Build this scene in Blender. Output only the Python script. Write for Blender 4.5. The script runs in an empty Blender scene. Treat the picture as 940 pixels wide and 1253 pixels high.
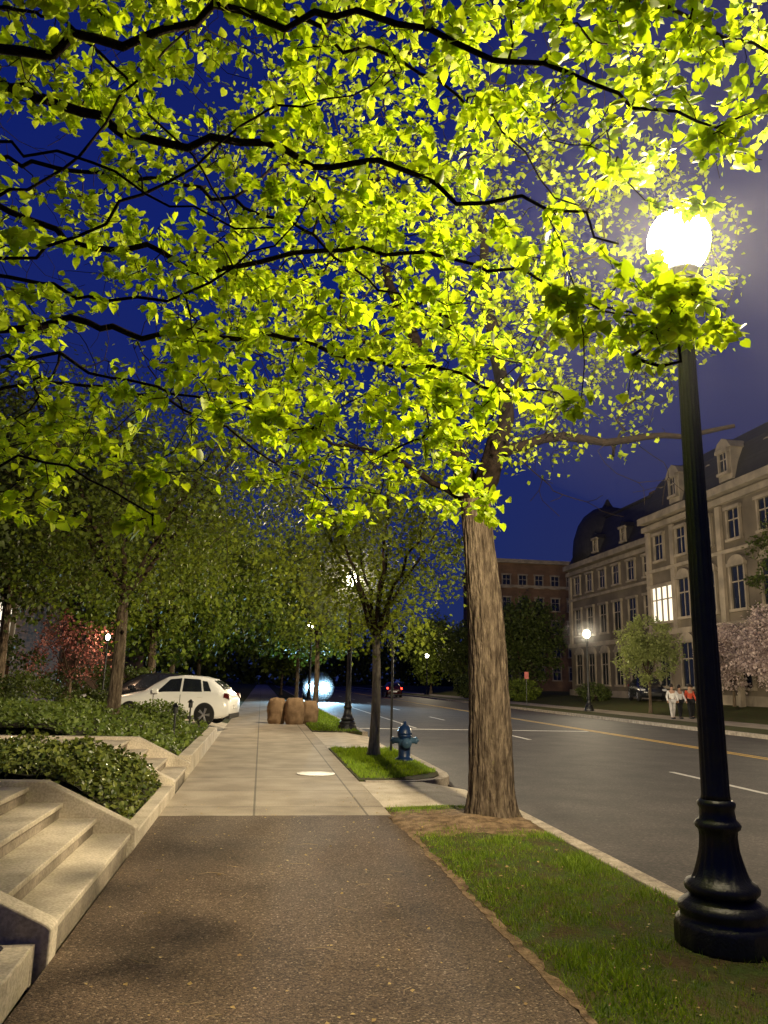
import bpy, math, random
import numpy as np
from mathutils import Vector, Matrix, noise as mnoise
rng = np.random.default_rng(7); random.seed(7)
C = bpy.context.scene.collection
rad = math.radians
# ------------------------------------------------------------------ camera
H = 1.6; FPX = 941.0
p_, th_, ro_ = rad(12.4), rad(8.58), rad(1.3)
Fh = Vector((math.sin(th_), math.cos(th_), 0)); Z = Vector((0, 0, 1))
F = Fh*math.cos(p_) + Z*math.sin(p_)
U0 = -Fh*math.sin(p_) + Z*math.cos(p_)
R0 = Vector((math.cos(th_), -math.sin(th_), 0))
R1 = R0*math.cos(ro_) + U0*math.sin(ro_)
U1 = -R0*math.sin(ro_) + U0*math.cos(ro_)
EYE = Vector((0, 0, H))
cd = bpy.data.cameras.new('camera'); cam = bpy.data.objects.new('camera', cd); C.objects.link(cam)
m = Matrix.Identity(4)
for i, v in enumerate((R1, U1, -F)):
    for j in range(3): m[j][i] = v[j]
for j in range(3): m[j][3] = EYE[j]
cam.matrix_world = m
cd.sensor_fit = 'VERTICAL'; cd.sensor_height = 36; cd.lens = 36*FPX/1253; cd.clip_end = 3000; cd.clip_start = .05
bpy.context.scene.camera = cam
def P(px, py, d):
    """point seen in that direction at horizontal forward distance d"""
    r = F*FPX + R1*(px-470) + U1*(626.5-py)
    return EYE + r*(d/r.dot(Fh))
# ------------------------------------------------------------------ materials
def nn(nt, t, **k):
    n = nt.nodes.new(t)
    for a, b in k.items(): setattr(n, a, b)
    return n
def base_mat(name):
    mt = bpy.data.materials.new(name); mt.use_nodes = True
    nt = mt.node_tree; return mt, nt, nt.nodes['Principled BSDF']
def M(name, col, rough=.7, col2=None, scale=6, bump=0, bscale=40, spec=.3, stretch=(1,1,1), metal=0, detail=4, lo=.35, hi=.65, fine=0):
    mt, nt, b = base_mat(name); L = nt.links
    tc = nn(nt, 'ShaderNodeTexCoord'); mp = nn(nt, 'ShaderNodeMapping'); mp.inputs['Scale'].default_value = stretch
    L.new(tc.outputs['Object'], mp.inputs[0])
    n1 = nn(nt, 'ShaderNodeTexNoise'); n1.inputs['Scale'].default_value = scale; n1.inputs['Detail'].default_value = detail
    L.new(mp.outputs[0], n1.inputs[0])
    mr = nn(nt, 'ShaderNodeMapRange'); mr.inputs[1].default_value = lo; mr.inputs[2].default_value = hi
    L.new(n1.outputs[0], mr.inputs[0])
    if col2 is None: col2 = tuple(c*.7 for c in col)
    mx = nn(nt, 'ShaderNodeMixRGB'); mx.inputs[1].default_value = (*col2, 1); mx.inputs[2].default_value = (*col, 1)
    L.new(mr.outputs[0], mx.inputs[0]); out = mx.outputs[0]
    if fine:
        n3 = nn(nt, 'ShaderNodeTexNoise'); n3.inputs['Scale'].default_value = fine; n3.inputs['Detail'].default_value = 2
        L.new(mp.outputs[0], n3.inputs[0])
        m3 = nn(nt, 'ShaderNodeMapRange'); m3.inputs[1].default_value = .35; m3.inputs[2].default_value = .65; m3.inputs[3].default_value = .8; m3.inputs[4].default_value = 1.15
        L.new(n3.outputs[0], m3.inputs[0])
        mm = nn(nt, 'ShaderNodeMixRGB', blend_type='MULTIPLY'); mm.inputs[0].default_value = 1
        L.new(out, mm.inputs[1]); L.new(m3.outputs[0], mm.inputs[2]); out = mm.outputs[0]
    L.new(out, b.inputs['Base Color'])
    b.inputs['Roughness'].default_value = rough; b.inputs['Specular IOR Level'].default_value = spec; b.inputs['Metallic'].default_value = metal
    if bump:
        n2 = nn(nt, 'ShaderNodeTexNoise'); n2.inputs['Scale'].default_value = bscale; n2.inputs['Detail'].default_value = 5
        L.new(mp.outputs[0], n2.inputs[0])
        bp = nn(nt, 'ShaderNodeBump'); bp.inputs['Strength'].default_value = min(1, bump); bp.inputs['Distance'].default_value = .02
        L.new(n2.outputs[0], bp.inputs['Height']); L.new(bp.outputs[0], b.inputs['Normal'])
    return mt
def brick_over(mt, w, h, mortar, dark, rot=None, off=.5, msz=.012):
    """multiply a brick or slab joint pattern over the colour"""
    nt = mt.node_tree; L = nt.links; b = nt.nodes['Principled BSDF']
    src = b.inputs['Base Color'].links[0].from_socket
    tc = nn(nt, 'ShaderNodeTexCoord'); mp = nn(nt, 'ShaderNodeMapping')
    if rot: mp.inputs['Rotation'].default_value = rot
    L.new(tc.outputs['Object'], mp.inputs[0])
    br = nn(nt, 'ShaderNodeTexBrick'); br.offset = off; br.inputs['Scale'].default_value = 1
    br.inputs['Brick Width'].default_value = w; br.inputs['Row Height'].default_value = h; br.inputs['Mortar Size'].default_value = msz
    br.inputs['Mortar Smooth'].default_value = .3
    br.inputs['Color1'].default_value = (1, 1, 1, 1); br.inputs['Color2'].default_value = (.84, .84, .84, 1); br.inputs['Mortar'].default_value = (dark, dark, dark, 1)
    L.new(mp.outputs[0], br.inputs[0])
    mm = nn(nt, 'ShaderNodeMixRGB', blend_type='MULTIPLY'); mm.inputs[0].default_value = 1
    L.new(src, mm.inputs[1]); L.new(br.outputs[0], mm.inputs[2]); L.new(mm.outputs[0], b.inputs['Base Color'])
    return mt
def grains(name, cols, scale, rough, spec, big=.7, bump=.8, scale2=None):
    """stone-chip surface: random-coloured voronoi grains, uneven wear over it"""
    mt, nt, b = base_mat(name); L = nt.links
    tc = nn(nt, 'ShaderNodeTexCoord'); v = nn(nt, 'ShaderNodeTexVoronoi'); v.inputs['Scale'].default_value = scale; L.new(tc.outputs['Object'], v.inputs[0])
    sx = nn(nt, 'ShaderNodeSeparateXYZ'); L.new(v.outputs['Color'], sx.inputs[0])
    r = nn(nt, 'ShaderNodeValToRGB'); L.new(sx.outputs[0], r.inputs[0]); r.color_ramp.interpolation = 'CONSTANT'
    el = r.color_ramp.elements; el[0].position = cols[0][0]; el[0].color = (*cols[0][1], 1); el[1].position = cols[1][0]; el[1].color = (*cols[1][1], 1)
    for q, c_ in cols[2:]: x = el.new(q); x.color = (*c_, 1)
    n1 = nn(nt, 'ShaderNodeTexNoise'); n1.inputs['Scale'].default_value = 1.1; n1.inputs['Detail'].default_value = 6; L.new(tc.outputs['Object'], n1.inputs[0])
    mr = nn(nt, 'ShaderNodeMapRange'); mr.inputs[1].default_value = .3; mr.inputs[2].default_value = .7; mr.inputs[3].default_value = big; mr.inputs[4].default_value = 1.2; L.new(n1.outputs[0], mr.inputs[0])
    mm = nn(nt, 'ShaderNodeMixRGB', blend_type='MULTIPLY'); mm.inputs[0].default_value = 1; L.new(r.outputs[0], mm.inputs[1]); L.new(mr.outputs[0], mm.inputs[2])
    L.new(mm.outputs[0], b.inputs['Base Color']); b.inputs['Roughness'].default_value = rough; b.inputs['Specular IOR Level'].default_value = spec
    bp = nn(nt, 'ShaderNodeBump'); bp.inputs['Strength'].default_value = bump; bp.inputs['Distance'].default_value = .006; bp.invert = True
    L.new(v.outputs['Distance'], bp.inputs['Height']); L.new(bp.outputs[0], b.inputs['Normal']); return mt
def leafmat(name, a, b_, trans=.4, tcol=None, rough=.5):
    mt, nt, b = base_mat(name); L = nt.links
    g = nn(nt, 'ShaderNodeNewGeometry')
    r = nn(nt, 'ShaderNodeValToRGB'); r.color_ramp.elements[0].color = (*a, 1); r.color_ramp.elements[1].color = (*b_, 1)
    L.new(g.outputs['Random Per Island'], r.inputs[0]); L.new(r.outputs[0], b.inputs['Base Color'])
    b.inputs['Roughness'].default_value = rough; b.inputs['Specular IOR Level'].default_value = .25
    t = nn(nt, 'ShaderNodeBsdfTranslucent')
    mul = nn(nt, 'ShaderNodeMixRGB', blend_type='MULTIPLY'); mul.inputs[0].default_value = 1
    L.new(r.outputs[0], mul.inputs[1]); mul.inputs[2].default_value = (*(tcol or (1.6, 1.5, .5)), 1)
    L.new(mul.outputs[0], t.inputs[0])
    mx = nn(nt, 'ShaderNodeMixShader'); mx.inputs[0].default_value = trans
    L.new(b.outputs[0], mx.inputs[1]); L.new(t.outputs[0], mx.inputs[2])
    L.new(mx.outputs[0], nt.nodes['Material Output'].inputs[0]); return mt
def emis(name, col, s, clear=False):
    mt = bpy.data.materials.new(name); mt.use_nodes = True; nt = mt.node_tree; nt.nodes.clear()
    o = nn(nt, 'ShaderNodeOutputMaterial'); e = nn(nt, 'ShaderNodeEmission'); e.inputs[0].default_value = (*col, 1); e.inputs[1].default_value = s
    if clear:
        t = nn(nt, 'ShaderNodeBsdfTransparent'); a = nn(nt, 'ShaderNodeAddShader')
        nt.links.new(e.outputs[0], a.inputs[0]); nt.links.new(t.outputs[0], a.inputs[1]); nt.links.new(a.outputs[0], o.inputs[0])
        mt.cycles.emission_sampling = 'NONE'
    else: nt.links.new(e.outputs[0], o.inputs[0])
    return mt
m_path = grains('brown_aggregate', [(0,(.045,.030,.019)),(.28,(.080,.054,.034)),(.62,(.115,.080,.051)),(.88,(.17,.122,.08)),(.97,(.27,.205,.14))], 100, .8, .2, .65, .7)
m_asph = grains('asphalt', [(0,(.030,.024,.021)),(.3,(.044,.036,.032)),(.7,(.060,.049,.043)),(.93,(.09,.075,.064))], 45, .72, .28, .5, .4)
m_conc = brick_over(M('sidewalk_concrete', (.39,.33,.25), .85, (.26,.215,.16), 1.6, .15, 90, .2, fine=60, detail=7), 1.37, 1.5, 0, .4, None, 0, .016)
m_conc2 = M('cast_concrete', (.54,.47,.365), .85, (.36,.31,.235), 2.6, .12, 70, .2, fine=50, detail=8)
m_riser = M('shaded_riser_concrete', (.30,.25,.19), .85, (.18,.15,.11), 3.5, .2, 60, .2, fine=40, detail=8)  # darker than the tread concrete: riser shade is put into the colour
m_kerb = M('kerb_granite', (.42,.36,.28), .85, (.24,.20,.155), 5, .4, 60, .2, fine=40)
m_soil = M('soil', (.24,.165,.098), .95, (.10,.068,.04), 9, 1, 40, .1, fine=45)
m_lawn = M('lawn_base', (.05,.075,.018), .95, (.07,.05,.024), 5, 1, 40, .1, fine=30)
m_ground = M('far_ground', (.03,.045,.015), .95, (.02,.025,.01), .5, 0)
m_bark = M('bark', (.155,.118,.082), .92, (.055,.040,.028), 19, 1, 24, .12, (1, 1, .2), lo=.34, hi=.64, fine=60, detail=9)
m_bark.node_tree.nodes['Bump'].inputs['Distance'].default_value = .09
m_pbark = M('lamplit_pale_bark', (.34,.30,.24), .92, (.17,.145,.115), 15, 1, 30, .12, (1, 1, .2), fine=48, detail=6)  # paler than the other bark: lamp light is put into the trunk colour
m_twig = M('twig_bark', (.022,.015,.011), .9, (.010,.007,.006), 20, .5, 60, .08)
m_twig2 = M('twig_bark_pale', (.07,.05,.034), .9, (.03,.022,.015), 20, .5, 60, .1)
m_iron = M('painted_black_iron', (.012,.013,.013), .38, (.007,.007,.008), 12, .25, 60, .5)
m_stone = brick_over(M('limestone', (.22,.18,.135), .85, (.12,.10,.078), .45, 0, 1, .2, detail=9), 1.5, .5, 0, .62, (rad(90), 0, rad(90)), .5, .03)
m_trim = M('limestone_trim', (.27,.225,.17), .85, (.16,.135,.105), 1.0, detail=8)
m_slate = brick_over(M('slate', (.022,.021,.026), .6, (.014,.013,.018), 2), .5, .25, 0, .5, (rad(90), 0, rad(90)))
m_brick = brick_over(M('brick', (.10,.048,.025), .85, (.06,.028,.015), 3), .22, .075, 0, .6, (rad(90), 0, 0))
m_brick2 = brick_over(M('tan_brick', (.15,.088,.055), .85, (.10,.06,.038), .6), 1.2, .4, 0, .7, (rad(90), 0, 0))
m_glass = M('dark_window_glass', (.015,.018,.025), .12, (.01,.012,.018), 3, 0, 1, .6)
m_lit = emis('lit_window', (1,.88,.66), 1.5)
m_white = M('white_paint', (.80,.80,.78), .22, (.76,.76,.75), 1, 0, 1, .5)
m_dark = M('dark_paint', (.012,.013,.018), .2, (.01,.011,.015), 1, 0, 1, .6)
m_redp = M('dark_red_paint', (.06,.01,.01), .25, (.05,.008,.008), 1, 0, 1, .5)
m_tyre = M('tyre_rubber', (.015,.015,.015), .85); m_rim = M('alloy', (.5,.5,.52), .3, None, 5, 0, 1, .5, metal=.8)
m_plast = M('black_plastic', (.015,.015,.016), .5)
m_tail = M('tail_lens', (.10,.005,.005), .3); m_tailon = emis('tail_lit', (1,.04,.02), 8)
m_head = emis('headlight_cold', (.35,.72,1), 60); m_lens = M('clear_lens', (.5,.5,.52), .1)
m_paper = M('kraft_paper', (.30,.20,.115), .85, (.18,.115,.065), 5, .8, 9, .15)
m_hyd = M('blue_hydrant_paint', (.008,.030,.095), .35, (.006,.02,.06), 9, .2, 50, .5); m_hydl = M('pale_hydrant_paint', (.06,.12,.19), .4)
m_line_w = M('road_white', (.55,.53,.48), .7, (.3,.28,.25), 12, 0, 1, .3, lo=.3, hi=.5)
m_line_y = M('road_yellow', (.55,.33,.04), .7, (.32,.19,.03), 12, 0, 1, .3, lo=.3, hi=.5)
m_cover = M('utility_cover', (.40,.37,.32), .55, (.30,.28,.25), 20, .4, 60)
L_near = leafmat('linden_leaf', (.31,.44,.014), (.60,.69,.032), .54, (1.12,1.15,.5), .5)
L_mid2 = leafmat('verge_tree_leaf', (.26,.37,.02), (.46,.55,.035), .48, (1.2,1.15,.5))
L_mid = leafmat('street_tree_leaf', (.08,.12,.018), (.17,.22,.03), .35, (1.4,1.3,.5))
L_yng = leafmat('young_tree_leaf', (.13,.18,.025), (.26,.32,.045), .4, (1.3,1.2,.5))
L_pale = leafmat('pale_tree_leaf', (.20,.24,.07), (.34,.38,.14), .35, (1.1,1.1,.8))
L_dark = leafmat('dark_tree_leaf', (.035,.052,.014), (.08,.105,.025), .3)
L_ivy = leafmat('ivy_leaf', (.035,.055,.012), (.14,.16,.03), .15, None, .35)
L_bed = leafmat('bed_leaf', (.07,.11,.022), (.15,.20,.045), .25)
L_red = leafmat('maple_leaf', (.18,.06,.05), (.32,.15,.13), .3, (1.2,.9,.9))
L_pink = leafmat('blossom', (.46,.36,.33), (.66,.54,.50), .3, (1,.95,.95))
L_grass = leafmat('grass_blade', (.10,.19,.018), (.27,.38,.04), .35)
L_dead = leafmat('dry_leaf', (.25,.16,.06), (.45,.33,.12), .1)
# ------------------------------------------------------------------ mesh helpers
def tag(o, label=None, cat=None, group=None, kind=None):
    if label: o['label'] = label
    if cat: o['category'] = cat
    if group: o['group'] = group
    if kind: o['kind'] = kind
    return o
def thing(name, label, cat, loc=(0, 0, 0), rz=0, group=None):
    o = bpy.data.objects.new(name, None); C.objects.link(o); o.location = loc; o.rotation_euler = (0, 0, rz); o.empty_display_size = .2
    return tag(o, label, cat, group)
def link(name, me, mat, parent=None, smooth=False):
    o = bpy.data.objects.new(name, me); C.objects.link(o)
    if mat and not me.materials: me.materials.append(mat)
    if parent: o.parent = parent
    if smooth: me.polygons.foreach_set('use_smooth', [True]*len(me.polygons))
    return o
class MB:
    def __init__(s): s.v = []; s.f = []
    def add(s, vs, fs):
        n = len(s.v); s.v += [tuple(v) for v in vs]; s.f += [tuple(i+n for i in f) for f in fs]; return s
    def box(s, x0, x1, y0, y1, z0, z1):
        return s.add([(x0,y0,z0),(x1,y0,z0),(x1,y1,z0),(x0,y1,z0),(x0,y0,z1),(x1,y0,z1),(x1,y1,z1),(x0,y1,z1)],
                     [(3,2,1,0),(4,5,6,7),(0,1,5,4),(1,2,6,5),(2,3,7,6),(3,0,4,7)])
    def frustum(s, a, b, z0, z1):
        x0,x1,y0,y1 = a; X0,X1,Y0,Y1 = b
        return s.add([(x0,y0,z0),(x1,y0,z0),(x1,y1,z0),(x0,y1,z0),(X0,Y0,z1),(X1,Y0,z1),(X1,Y1,z1),(X0,Y1,z1)],
                     [(3,2,1,0),(4,5,6,7),(0,1,5,4),(1,2,6,5),(2,3,7,6),(3,0,4,7)])
    def prism(s, poly, z0, z1):
        n = len(poly)
        return s.add([(x,y,z0) for x,y in poly]+[(x,y,z1) for x,y in poly],
                     [tuple(range(n))[::-1], tuple(range(n,2*n))]+[(i,(i+1)%n,(i+1)%n+n,i+n) for i in range(n)])
    def extr(s, poly, axis, a, b):
        """poly in the two other axes, extruded along axis 0 or 1"""
        n = len(poly)
        q = (lambda u, w, t: (t, u, w)) if axis == 0 else (lambda u, w, t: (u, t, w))
        return s.add([q(u,w,a) for u,w in poly]+[q(u,w,b) for u,w in poly],
                     [tuple(range(n))[::-1], tuple(range(n,2*n))]+[(i,(i+1)%n,(i+1)%n+n,i+n) for i in range(n)])
    def lathe(s, prof, c=(0,0,0), n=24, flute=None):
        vs = []; fs = []
        for k, (r, z) in enumerate(prof):
            for i in range(n):
                a = 2*math.pi*i/n; rr = r*(flute(a, z) if flute else 1)
                vs.append((c[0]+rr*math.cos(a), c[1]+rr*math.sin(a), c[2]+z))
        for k in range(len(prof)-1):
            for i in range(n):
                j = (i+1) % n; fs.append((k*n+i, k*n+j, (k+1)*n+j, (k+1)*n+i))
        fs.append(tuple(range(n))[::-1]); fs.append(tuple(range((len(prof)-1)*n, len(prof)*n)))
        return s.add(vs, fs)
    def tube(s, pts, rs, n=6, cap=True):
        pts = [Vector(q) for q in pts]; N = len(pts)
        if N < 2: return s
        up = None; vs = []; fs = []
        for i in range(N):
            t = (pts[min(i+1,N-1)]-pts[max(i-1,0)])
            if t.length < 1e-7: t = Vector((0,0,1))
            t.normalize()
            if up is None:
                up = Vector((0,0,1)) if abs(t.z) < .9 else Vector((1,0,0))
            up = (up - t*up.dot(t))
            if up.length < 1e-5: up = t.orthogonal()
            up.normalize(); w = t.cross(up)
            for k in range(n):
                a = 2*math.pi*k/n; vs.append(pts[i]+(up*math.cos(a)+w*math.sin(a))*rs[i])
        for i in range(N-1):
            for k in range(n):
                j = (k+1) % n; fs.append((i*n+k, i*n+j, (i+1)*n+j, (i+1)*n+k))
        if cap: fs.append(tuple(range(n))[::-1]); fs.append(tuple(range((N-1)*n, N*n)))
        return s.add(vs, fs)
    def build(s, name, mat, parent=None, smooth=False, bevel=0):
        me = bpy.data.meshes.new(name); me.from_pydata(s.v, [], s.f); me.update()
        o = link(name, me, mat, parent, smooth)
        if bevel:
            b = o.modifiers.new('bevel', 'BEVEL'); b.width = bevel; b.segments = 2; b.limit_method = 'ANGLE'
        return o
def arrmesh(name, V, Fc):
    me = bpy.data.meshes.new(name); V = np.asarray(V, np.float32); Fc = np.asarray(Fc, np.int32); k = Fc.shape[1]
    me.vertices.add(len(V)); me.vertices.foreach_set('co', V.ravel())
    me.loops.add(Fc.size); me.loops.foreach_set('vertex_index', Fc.ravel())
    me.polygons.add(len(Fc)); me.polygons.foreach_set('loop_start', np.arange(0, Fc.size, k, dtype=np.int32))
    me.polygons.foreach_set('loop_total', np.full(len(Fc), k, np.int32)); me.update(calc_edges=True); me.validate(); return me
HEART = (np.array([(0,0,0),(-.26,-.09,.04),(-.47,.16,.07),(-.42,.48,.05),(-.2,.80,-.01),(0,1.06,-.12),(.2,.80,-.01),(.42,.48,.05),(.47,.16,.07),(.26,-.09,.04)]),
         np.array([(0,5,4,3,2,1),(0,9,8,7,6,5)]))
DIAM = (np.array([(0,0,0),(-.4,.45,.1),(0,1,-.06),(.4,.45,.1)]), np.array([(0,2,1),(0,3,2)]))
BLADE = (np.array([(-.06,0,0),(.06,0,0),(.0,1,.0)]), np.array([(0,1,2)]))
def unit(a): return a/np.maximum(np.linalg.norm(a, axis=1, keepdims=True), 1e-9)
def leaves(name, Ps, D, Nn, S, tm, mat, parent=None):
    T, Fc = tm; D = unit(D); X = unit(np.cross(D, Nn)); Nz = np.cross(X, D)
    V = Ps[:,None,:] + S[:,None,None]*(T[None,:,0:1]*X[:,None,:] + T[None,:,1:2]*D[:,None,:] + T[None,:,2:3]*Nz[:,None,:])
    n = len(Ps); nv = len(T)
    FF = (Fc[None] + (np.arange(n)*nv)[:,None,None]).reshape(-1, Fc.shape[1])
    return link(name, arrmesh(name, V.reshape(-1,3), FF), mat, parent)
def rnd(n): return rng.normal(size=(n, 3))
# ------------------------------------------------------------------ trees
def smooth_line(pts, step):
    pts = [Vector(q) for q in pts]; out = []
    for i in range(len(pts)-1):
        p0 = pts[max(i-1,0)]; p1 = pts[i]; p2 = pts[i+1]; p3 = pts[min(i+2,len(pts)-1)]
        n = max(1, int((p2-p1).length/step))
        for k in range(n):
            t = k/n
            out.append(.5*((2*p1)+(p2-p0)*t+(2*p0-5*p1+4*p2-p3)*t*t+(3*p1-p0-3*p2+p3)*t**3))
    out.append(pts[-1]); return out
def make_tree(name, label, cat, base, trunk, limbs, targets, lmat, bmat, per=9, lsize=(.05,.09), tm=DIAM, tip=.0028, group=None,
              trunk_r=(.2,.12), step=.16, spread=.06, tail=.35, trunk_sides=12, bark=None, wob=.02, droop=.25, flare=1.35, bare=0, up=.45):
    """trunk: world points; limbs: list of (points, r0, r1) starting at nearest trunk point; targets (n,3) twig ends; the last `bare` of them carry no leaves"""
    root = thing(name, label, cat, base, 0, group); off = np.array(base)
    pos = []; par = []; rm = []; istrunk = []
    tl = smooth_line(trunk, .3)
    for i, q in enumerate(tl):
        pos.append(q); par.append(i-1); t = i/max(1, len(tl)-1); rm.append(trunk_r[0]+(trunk_r[1]-trunk_r[0])*t); istrunk.append(True)
    for (lp, r0, r1) in limbs:
        s = Vector(lp[0]); k = min(range(len(pos)), key=lambda i: (pos[i]-s).length)
        ln = smooth_line([pos[k]]+[Vector(q) for q in lp[1:]] if (pos[k]-s).length < .5 else [pos[k]]+[Vector(q) for q in lp], step)
        prev = k
        for i, q in enumerate(ln[1:]):
            t = (i+1)/len(ln); j = Vector(rng.normal(size=3))*wob
            pos.append(q+j); par.append(prev); rm.append(r0+(r1-r0)*t); istrunk.append(False); prev = len(pos)-1
    n = len(pos); T = np.array(targets, float); nleafy = len(T)-bare
    A = np.zeros((n+len(T)*14+10, 3)); A[:n] = np.array([tuple(q) for q in pos])
    first_ok = int(len(tl)*.6)
    d0 = np.min(np.linalg.norm(T[:,None,:]-A[None,first_ok:n:2,:], axis=2), axis=1) if len(T)*n < 6e6 else np.linalg.norm(T-A[n-1], axis=1)
    order = np.argsort(d0); LP = []; LD = []
    for ti in order:
        t = T[ti]; dv = np.linalg.norm(A[first_ok:n]-t, axis=1); i = int(np.argmin(dv))+first_ok; dist = dv[i-first_ok]
        k = int(min(12, max(2, math.ceil(dist/step)))); p0 = A[i]; pd = p0-A[par[i]] if par[i] >= 0 else np.array((0,0,1.))
        pd = pd/max(np.linalg.norm(pd), 1e-6); p1 = p0 + (t-p0)*.45 + pd*dist*.22 + np.array((0,0,.10*dist)); prev = i; path = [p0]
        for s in range(1, k+1):
            u = s/k; q = (1-u)**2*p0 + 2*u*(1-u)*p1 + u*u*t + (rng.normal(size=3)*wob*.5 if s < k else 0)
            A[n] = q; par.append(prev); rm.append(0); istrunk.append(False); prev = n; n += 1; path.append(q)
        if ti >= nleafy: continue
        path = np.array(path); d = path[-1]-path[-2]; d = d/max(np.linalg.norm(d), 1e-6)
        L = min(dist, tail); seg = np.linalg.norm(path[-1]-path[0]); nl = rng.poisson(per)+1
        u = 1 - rng.random(nl)*min(1, L/max(seg, 1e-3)); idx = np.clip(u*(len(path)-1), 0, len(path)-1.001); i0 = idx.astype(int); fr = (idx-i0)[:,None]
        LP.append(path[i0]*(1-fr)+path[i0+1]*fr + rng.normal(size=(nl,3))*spread*.5); LD.append(np.tile(d, (nl,1)))
    A = A[:n]; N = n
    acc = np.zeros(N); rr = np.zeros(N); ch = [[] for _ in range(N)]
    for i in range(N-1, -1, -1):
        r = max(tip, rm[i], acc[i]**(1/2.3) if acc[i] > 0 else 0)
        if rm[i] > 0 and not istrunk[i]: r = max(rm[i], min(r, rm[i]*1.15))
        if istrunk[i]: r = rm[i]
        rr[i] = r
        if par[i] >= 0: acc[par[i]] += r**2.3; ch[par[i]].append(i)
    br = MB(); stack = []
    for i in range(N):
        if istrunk[i]:
            for c in ch[i]:
                if not istrunk[c]: stack.append((i, c))
    while stack:
        a, c = stack.pop(); pts = [A[a]-off, A[c]-off]; rs = [min(rr[a], rr[c]*1.25), rr[c]]; cur = c
        while ch[cur]:
            cs = sorted(ch[cur], key=lambda k: -rr[k])
            for o in cs[1:]: stack.append((cur, o))
            cur = cs[0]; pts.append(A[cur]-off); rs.append(rr[cur])
        ns = 9 if rs[1] > .05 else 6 if rs[1] > .015 else 3
        br.tube(pts, rs, ns, cap=False)
    # trunk with ridges and a root flare
    tb = MB(); tlf = smooth_line(trunk, .05 if trunk_sides > 50 else .25); zz0 = tlf[0].z; vs = []; fs = []; ns = trunk_sides
    for i, q in enumerate(tlf):
        t = i/(len(tlf)-1); r0 = trunk_r[0]+(trunk_r[1]-trunk_r[0])*min(1, t*1.15); hgt = q.z-zz0
        for k in range(ns):
            a = 2*math.pi*k/ns
            fl = 1+(flare-1)*math.exp(-hgt/.2)*(1+.5*math.sin(a*4+1)+.3*math.sin(a*7))
            rid = 1+.05*mnoise.noise(Vector((math.cos(a)*7, math.sin(a)*7, hgt*1.6)))+.08*abs(mnoise.noise(Vector((math.cos(a)*13, math.sin(a)*13, hgt*2.4))))+.05*mnoise.noise(Vector((math.cos(a)*1.5, math.sin(a)*1.5, hgt*.8+5)))+.04*mnoise.noise(Vector((math.cos(a)*28, math.sin(a)*28, hgt*9)))
            rd = r0*fl*(rid if ns > 16 else 1)
            vs.append((q.x-off[0]+rd*math.cos(a), q.y-off[1]+rd*math.sin(a), q.z-off[2]))
    for i in range(len(tlf)-1):
        for k in range(ns):
            j = (k+1) % ns; fs.append((i*ns+k, i*ns+j, (i+1)*ns+j, (i+1)*ns+k))
    fs.append(tuple(range((len(tlf)-1)*ns, len(tlf)*ns)))
    tb.add(vs, fs); tb.build('trunk', bark or m_bark, root, smooth=True)
    br.build('branches', bmat, root, smooth=True)
    if LP:
        LP = np.concatenate(LP)-off; LD = np.concatenate(LD); nL = len(LP)
        D = LD*.5 + rnd(nL)*.6 + np.array((0,0,-droop)); Nn = rnd(nL)*up + np.array((0,0,1.))
        S = rng.uniform(lsize[0], lsize[1], nL)*rng.choice([1,1,.65], nL)
        leaves('crown', LP, D, Nn, S, tm, lmat, root)
    return root
def blob_targets(n, c, rx, ry, rz, power=.45, clump=.9, flat=0):
    out = []
    s = float(rng.random()*50)
    while len(out) < n:
        v = rng.normal(size=3); v /= np.linalg.norm(v); r = rng.random()**power
        if v[2] < 0: v[2] *= (1-flat)
        q = np.array(c)+v*r*np.array((rx, ry, rz))
        nz = mnoise.noise(Vector((q[0]*clump+s, q[1]*clump, q[2]*clump)))
        if nz < -.12: continue
        out.append(q)
    return np.array(out)
def simple_tree(name, label, x, y, z0, zc0, ztop, r, n, per, ls, lmat, tr=.12, cat='tree', group=None, bmat=None, forks=6, lean=(0,0), bark=None):
    zf = zc0 + .1*(ztop-zc0); c = (x+lean[0], y+lean[1], (zc0+ztop)/2); tr2 = tr*.75
    limbs = []
    for k in range(forks):
        a = 2*math.pi*(k+.4*rng.random())/forks; e = .55*r
        top = (c[0]+e*math.cos(a), c[1]+e*math.sin(a), zf+(ztop-zf)*(.55+.25*rng.random()))
        mid = (x+.35*e*math.cos(a), y+.35*e*math.sin(a), zf+(ztop-zf)*.25)
        limbs.append((((x,y,zf), mid, top), tr*.42, tr*.12))
    return make_tree(name, label, cat, (x,y,z0), [(x,y,z0-.05),(x+.03,y,(z0+zf)/2),(x,y,zf)], limbs, blob_targets(n, c, r, r, (ztop-zc0)/2), lmat,
                     bmat or m_twig2, per, ls, DIAM, tip=.004, trunk_r=(tr,tr2), step=max(.25, r*.12), spread=.25*r*.5, tail=.8, wob=.04, group=group, bark=bark)
# ------------------------------------------------------------------ world
w = bpy.data.worlds.new('World'); bpy.context.scene.world = w; w.use_nodes = True; nt = w.node_tree; L = nt.links
bg = nt.nodes['Background']; tc = nn(nt, 'ShaderNodeTexCoord'); sp = nn(nt, 'ShaderNodeSeparateXYZ'); L.new(tc.outputs['Generated'], sp.inputs[0])
rp = nn(nt, 'ShaderNodeValToRGB'); e = rp.color_ramp.elements
e[0].position = 0; e[0].color = (.014,.024,.095,1); e[1].position = 1; e[1].color = (.001,.006,.085,1)
x = e.new(.25); x.color = (.009,.020,.125,1)
x = e.new(.5); x.color = (.003,.013,.15,1)
L.new(sp.outputs[2], rp.inputs[0])
nz = nn(nt, 'ShaderNodeTexNoise'); nz.inputs['Scale'].default_value = 2.2; nz.inputs['Detail'].default_value = 5; L.new(tc.outputs['Generated'], nz.inputs[0])
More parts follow.
